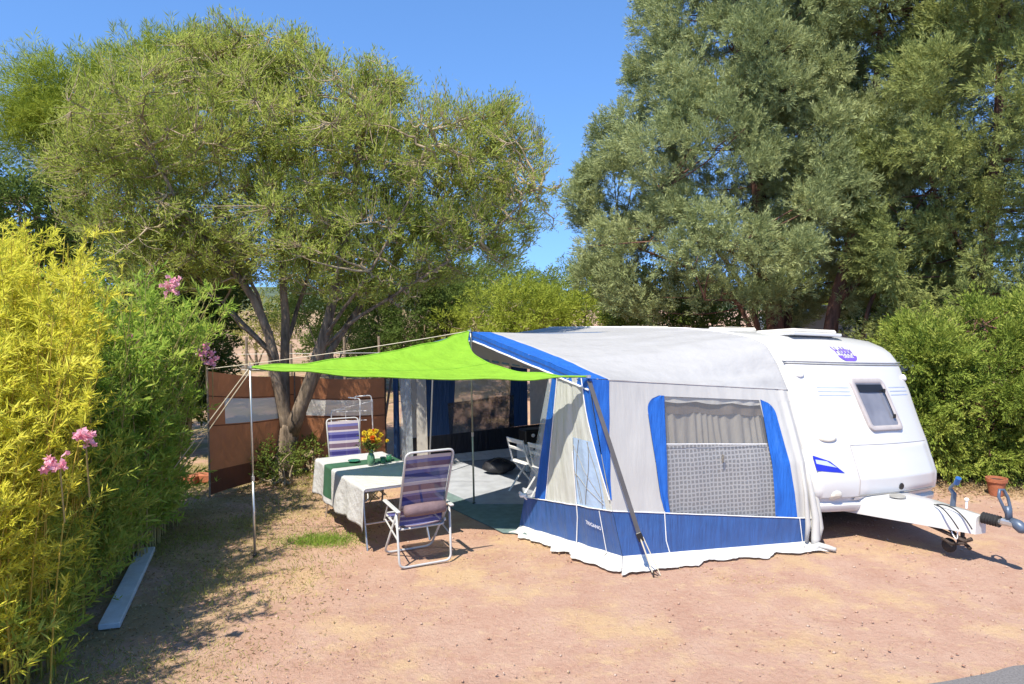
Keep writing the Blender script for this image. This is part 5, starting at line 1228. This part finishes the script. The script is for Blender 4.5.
# bamboo and oleander on the left
def culm_plant(name, label, cat, roots, n, hrange, lean, leafm, stemm, nl, ln, wd, droop, sr, start=.2, spreadx=(0, 0), upb=.1, cluster=0, branchlen=.35, rootr=.4, hfun=None, bexp=.85):
    R_ = np.array(roots); base = R_.mean(0); base[2] = 0; t = thing(name, label, cat, base)
    A = R_[RNG.integers(0, len(R_), n)]+np.stack([RNG.uniform(-1.4, 1.4, n)*rootr, RNG.uniform(-1.4, 1.4, n)*rootr, np.zeros(n)], 1); A[:, 2] = -.02
    H_ = RNG.uniform(*hrange, size=n)
    if hfun is not None: H_ = H_*hfun(A)
    ld = unit(np.stack([RNG.normal(size=n)+spreadx[0], RNG.normal(size=n)+spreadx[1], np.zeros(n)], 1))*(lean*RNG.random(n)**.8)[:, None]
    T_ = A+ld*H_[:, None]+np.array([0, 0, 1])*H_[:, None]; m = A+ld*H_[:, None]*.15+np.array([0, 0, .62])*H_[:, None]; T_[:, 2] -= droop*H_*np.linalg.norm(ld, axis=1)
    ts = np.linspace(0, 1, 10); Q = np.stack([(1-q)**2*A+2*q*(1-q)*m+q*q*T_ for q in ts], 1); r = np.linspace(sr, sr*.25, 10)
    tubes_np('stems', (Q[:, :-1].reshape(-1, 3), Q[:, 1:].reshape(-1, 3), np.tile(r[:-1], n), np.tile(r[1:], n)), stemm, t, 5)
    nb = 16; q = start+(1-start)*RNG.random((n, nb))**bexp; q3 = q[..., None]
    P = (1-q3)**2*A[:, None]+2*q3*(1-q3)*m[:, None]+q3*q3*T_[:, None]; tang = unit(2*(1-q3)*(m-A)[:, None]+2*q3*(T_-m)[:, None])
    bd = unit(RNG.normal(size=P.shape)*np.array([1, 1, .35])+tang*.75); bl = branchlen*(.5+RNG.random(q.shape))*(1.15-.6*q); E_ = P+bd*bl[..., None]
    P2 = P.reshape(-1, 3); E2 = E_.reshape(-1, 3); tubes_np('side_shoots', (P2, E2, np.full(len(P2), sr*.3), np.full(len(P2), sr*.12)), stemm, t, 3)
    u_ = RNG.random((len(P2), nl)); LP = P2[:, None]*(1-u_[..., None])+E2[:, None]*u_[..., None]; LD = unit(E2-P2)[:, None]*.9+RNG.normal(size=LP.shape)*.6+np.array([0, 0, upb])
    tb = RNG.random((len(P2), 1)); tint = np.clip(tb*.5+RNG.random(u_.shape)*.5, 0, 1); LP = LP.reshape(-1, 3)
    leaves('foliage', LP, LD.reshape(-1, 3), ln*(.4+1.0*RNG.random(len(LP))**1.3), wd*(.6+.7*RNG.random(len(LP))), tint.ravel(), leafm, t, .15, nh=np.broadcast_to([.1, -.5, .75], LP.shape)); return t, T_, E_
bt, _, _ = culm_plant('bamboo', 'tall golden yellow bamboo clump filling the left edge', 'bamboo', [(-5.3, 7.4, 0), (-4.75, 7.0, 0), (-4.7, 6.5, 0), (-5.0, 6.2, 0), (-4.6, 5.6, 0), (-5.8, 6.8, 0), (-5.1, 7.7, 0), (-5.7, 8.0, 0), (-4.6, 6.1, 0), (-4.2, 5.7, 0), (-3.9, 5.1, 0), (-3.65, 4.7, 0), (-4.0, 5.3, 0), (-4.3, 6.1, 0)], 620, (2.2, 3.6), .20, M['f_bamboo'], M['culm'], 36, .075, .011, .04, .008, .12, upb=.15, hfun=lambda A: np.interp(A[:, 1], [4.4, 5.6, 6.4], [.62, .8, 1.0]))
ot, OT, OE = culm_plant('oleander', 'green oleander with pink blossoms beside the bamboo, leaning over the grey board', 'oleander', [(-4.7, 9.3, 0), (-4.5, 8.9, 0), (-4.35, 8.3, 0), (-4.3, 7.7, 0), (-5.0, 9.0, 0), (-4.3, 7.2, 0), (-4.4, 8.6, 0)], 400, (1.3, 3.25), .34, M['f_oleander'], M['oleander_stem'], 20, .105, .019, .02, .009, .12, (.35, 0), .35, hfun=lambda A: np.interp(A[:, 1], [6.5, 7.5, 8.5, 10], [.62, .80, .98, 1.0]), rootr=.25, bexp=1.25)
ot2, _, _ = culm_plant('oleander', 'lower yellowish oleander shoots spilling over the dry grass at bottom left', 'oleander', [(-3.95, 5.8, 0), (-4.1, 6.3, 0), (-3.65, 5.1, 0), (-4.25, 6.9, 0)], 80, (.5, 1.6), .45, M['f_oleander2'], M['culm'], 20, .10, .014, .02, .007, .08, (.3, 0), .3, rootr=.28, bexp=1.1)
def blossoms():
    n = 0
    for (px, py, Y, s, par, cnt) in ((172, 285, 8.9, .14, ot, 26), (205, 355, 8.8, .13, ot, 20), (84, 438, 5.1, .07, ot2, 14), (58, 463, 5.0, .08, ot2, 14), (131, 338, 8.2, .08, ot, 12), (212, 363, 8.8, .06, ot, 8)):
        c = PY(px, py, Y); m = 0; P = c+RNG.normal(size=(cnt, 3))*s*.42; k = 6; D = unit(RNG.normal(size=(cnt, 3))+arr(0, -.6, .4))
        R_ = unit(np.cross(D, RNG.normal(size=(cnt, 3)))); S = np.cross(D, R_); PP = []; DD = []
        for q in range(k): th = 2*math.pi*q/k; PP.append(P); DD.append(R_*math.cos(th)+S*math.sin(th)+D*.45)
        PP = np.concatenate(PP); DD = np.concatenate(DD); leaves('blossom', PP, DD, .042, .036, RNG.random(len(PP)), M['pinkf'], par, .1)
        mb = MB(); mb.tube([c+arr(0, .02, -.03), c+arr(-.06, .15, -.45)], .006, 5); mb.build('blossom_stem', M['oleander_stem'], par)
blossoms()

# ------------------------------------------------------------------ ground cover
def ground_cover():
    def blades(name, P, ln, wd, mat, lab, lean=.7):
        n = len(P); D = np.stack([RNG.normal(size=n)*lean, RNG.normal(size=n)*lean, np.ones(n)*.8], 1)
        o = leaves(name, P, D, ln*(.5+RNG.random(n)), wd, RNG.random(n), mat, None); o['kind'] = 'stuff'; o['label'] = lab; return o
    def field(n, x0, x1, y0, y1, f):
        P = np.stack([RNG.uniform(x0, x1, n), RNG.uniform(y0, y1, n), np.zeros(n)], 1); k = np.array([f(p) for p in P]); return P[RNG.random(n) < k]
    P = field(60000, -5.5, -1.6, 4.3, 12.5, lambda p: max(0, .5+1.6*noise.noise(Vector((p[0]*.9, p[1]*.7, 3))))*np.interp(p[0], [-3.2, -1.6], [1, .0]))
    blades('grass', P, .055, .006, M['f_grass'], 'patchy green and yellow grass under the trees on the left')
    c_g = G(322, 541); P = np.stack([RNG.normal(c_g[0], .22, 2600), RNG.normal(c_g[1], .13, 2600), np.zeros(2600)], 1)
    blades('grass', P, .05, .006, foliage('fresh_grass', [(.12, .24, .03), (.22, .34, .05), (.36, .42, .08)], .4), 'small patch of fresh green grass in front of the table')
    P = field(90000, -5.5, 8, 3.6, 9.5, lambda p: max(0, 1.5*noise.noise(Vector((p[0]*.8, p[1]*1.3, 13)))-.22)*.55+.35*max(0, noise.noise(Vector((p[0]*2.5, p[1]*3, 1)))-.25))
    blades('dry_grass', P, .028, .005, M['f_dry'], 'short dry straw scattered over the red earth', 1.6)
    P = field(15000, -5.0, -1.4, 4.2, 13, lambda p: np.interp(p[0], [-3.3, -1.4], [.9, .05])); P[:, 2] = .008
    n = len(P); D = np.stack([RNG.normal(size=n), RNG.normal(size=n), RNG.normal(size=n)*.25], 1)
    o = leaves('leaf_litter', P, D, .035*(.5+RNG.random(n)), .014, RNG.random(n), M['litter'], None); o['kind'] = 'stuff'; o['label'] = 'fallen dry leaves on the soil below the trees'
    P = np.stack([RNG.normal(7.3, .8, 5000), RNG.normal(11.2, .35, 5000), np.full(5000, .012)], 1); D = RNG.normal(size=(5000, 3))*arr(1, 1, .25)
    o = leaves('leaf_litter', P, D, .05*(.5+RNG.random(5000)), .018, RNG.random(5000), M['litter'], None); o['kind'] = 'stuff'; o['label'] = 'brown dry litter under the bright conifers'
    # gravel stones as small irregular octahedra
    n = 15000; P = np.stack([RNG.uniform(-5, 9, n), 3.6+12*RNG.random(n)**1.6, np.zeros(n)], 1); s = .004+.013*RNG.random(n)**5
    V = np.empty((n, 6, 3)); o6 = np.array([(1, 0, 0), (0, 1, 0), (-1, 0, 0), (0, -1, 0), (0, 0, .75), (0, 0, -.6)])
    V = P[:, None]+o6[None]*s[:, None, None]*(.7+.6*RNG.random((n, 6, 1))); f = np.array([(0, 1, 4), (1, 2, 4), (2, 3, 4), (3, 0, 4), (1, 0, 5), (2, 1, 5), (3, 2, 5), (0, 3, 5)])
    Fq = (np.arange(n)*6)[:, None, None]+f[None]; o = fast_mesh('gravel', V.reshape(-1, 3), Fq.reshape(-1, 3), M['stone'], None, np.repeat(RNG.random(n), 8)); o['kind'] = 'stuff'; o['label'] = 'small loose stones on the red earth'
ground_cover()

# ------------------------------------------------------------------ light, world, camera
SX, SY = -.56, -1.0; EL = math.radians(57); l = math.hypot(SX, SY); SX /= l; SY /= l
w = bpy.data.worlds.new('World'); scene.world = w; w.use_nodes = True; nt = w.node_tree; nt.nodes.clear()
sky = nt.nodes.new('ShaderNodeTexSky'); sky.sky_type = 'NISHITA'; sky.sun_disc = False; sky.sun_elevation = EL; sky.sun_rotation = math.atan2(SX, SY)
sky.air_density = 1.0; sky.dust_density = 0; sky.ozone_density = 3.5; sky.altitude = 2600
bg = nt.nodes.new('ShaderNodeBackground'); bg.inputs[1].default_value = .15; ow = nt.nodes.new('ShaderNodeOutputWorld'); tc = nt.nodes.new('ShaderNodeTexCoord'); vm = nt.nodes.new('ShaderNodeVectorMath'); vm.operation = 'MULTIPLY_ADD'; vm.inputs[1].default_value = (1, 1, .8); vm.inputs[2].default_value = (0, 0, .20)
nt.links.new(tc.outputs['Generated'], vm.inputs[0]); vn = nt.nodes.new('ShaderNodeVectorMath'); vn.operation = 'NORMALIZE'; nt.links.new(vm.outputs[0], vn.inputs[0]); nt.links.new(vn.outputs[0], sky.inputs['Vector'])
hs = nt.nodes.new('ShaderNodeHueSaturation'); hs.inputs['Saturation'].default_value = 1.12; hs.inputs['Value'].default_value = 1.0; nt.links.new(sky.outputs[0], hs.inputs['Color']); nt.links.new(hs.outputs[0], bg.inputs[0]); nt.links.new(bg.outputs[0], ow.inputs[0])
ld = bpy.data.lights.new('sun', 'SUN'); ld.energy = 3.7; ld.angle = math.radians(.55); ld.color = (1, .925, .80); lo = bpy.data.objects.new('sun', ld); link(lo)
lo.rotation_euler = Vector((SX*math.cos(EL), SY*math.cos(EL), math.sin(EL))).to_track_quat('Z', 'Y').to_euler(); lo.location = (-20, -30, 40)
cd_ = bpy.data.cameras.new('camera'); cam = bpy.data.objects.new('camera', cd_); link(cam); scene.camera = cam
cd_.sensor_width = 36; cd_.lens = F/1024*36; cd_.clip_start = .05; cd_.clip_end = 2000; cam.location = (0, 0, CAMH); cam.rotation_euler = (math.pi/2-PITCH, 0, 0)
scene.render.resolution_x = 1024; scene.render.resolution_y = 684
scene.view_settings.view_transform = 'Standard'; scene.view_settings.look = 'None'; scene.view_settings.exposure = 1.1; scene.view_settings.gamma = 1
scene.cycles.max_bounces = 8; scene.cycles.transparent_max_bounces = 12; scene.cycles.diffuse_bounces = 4
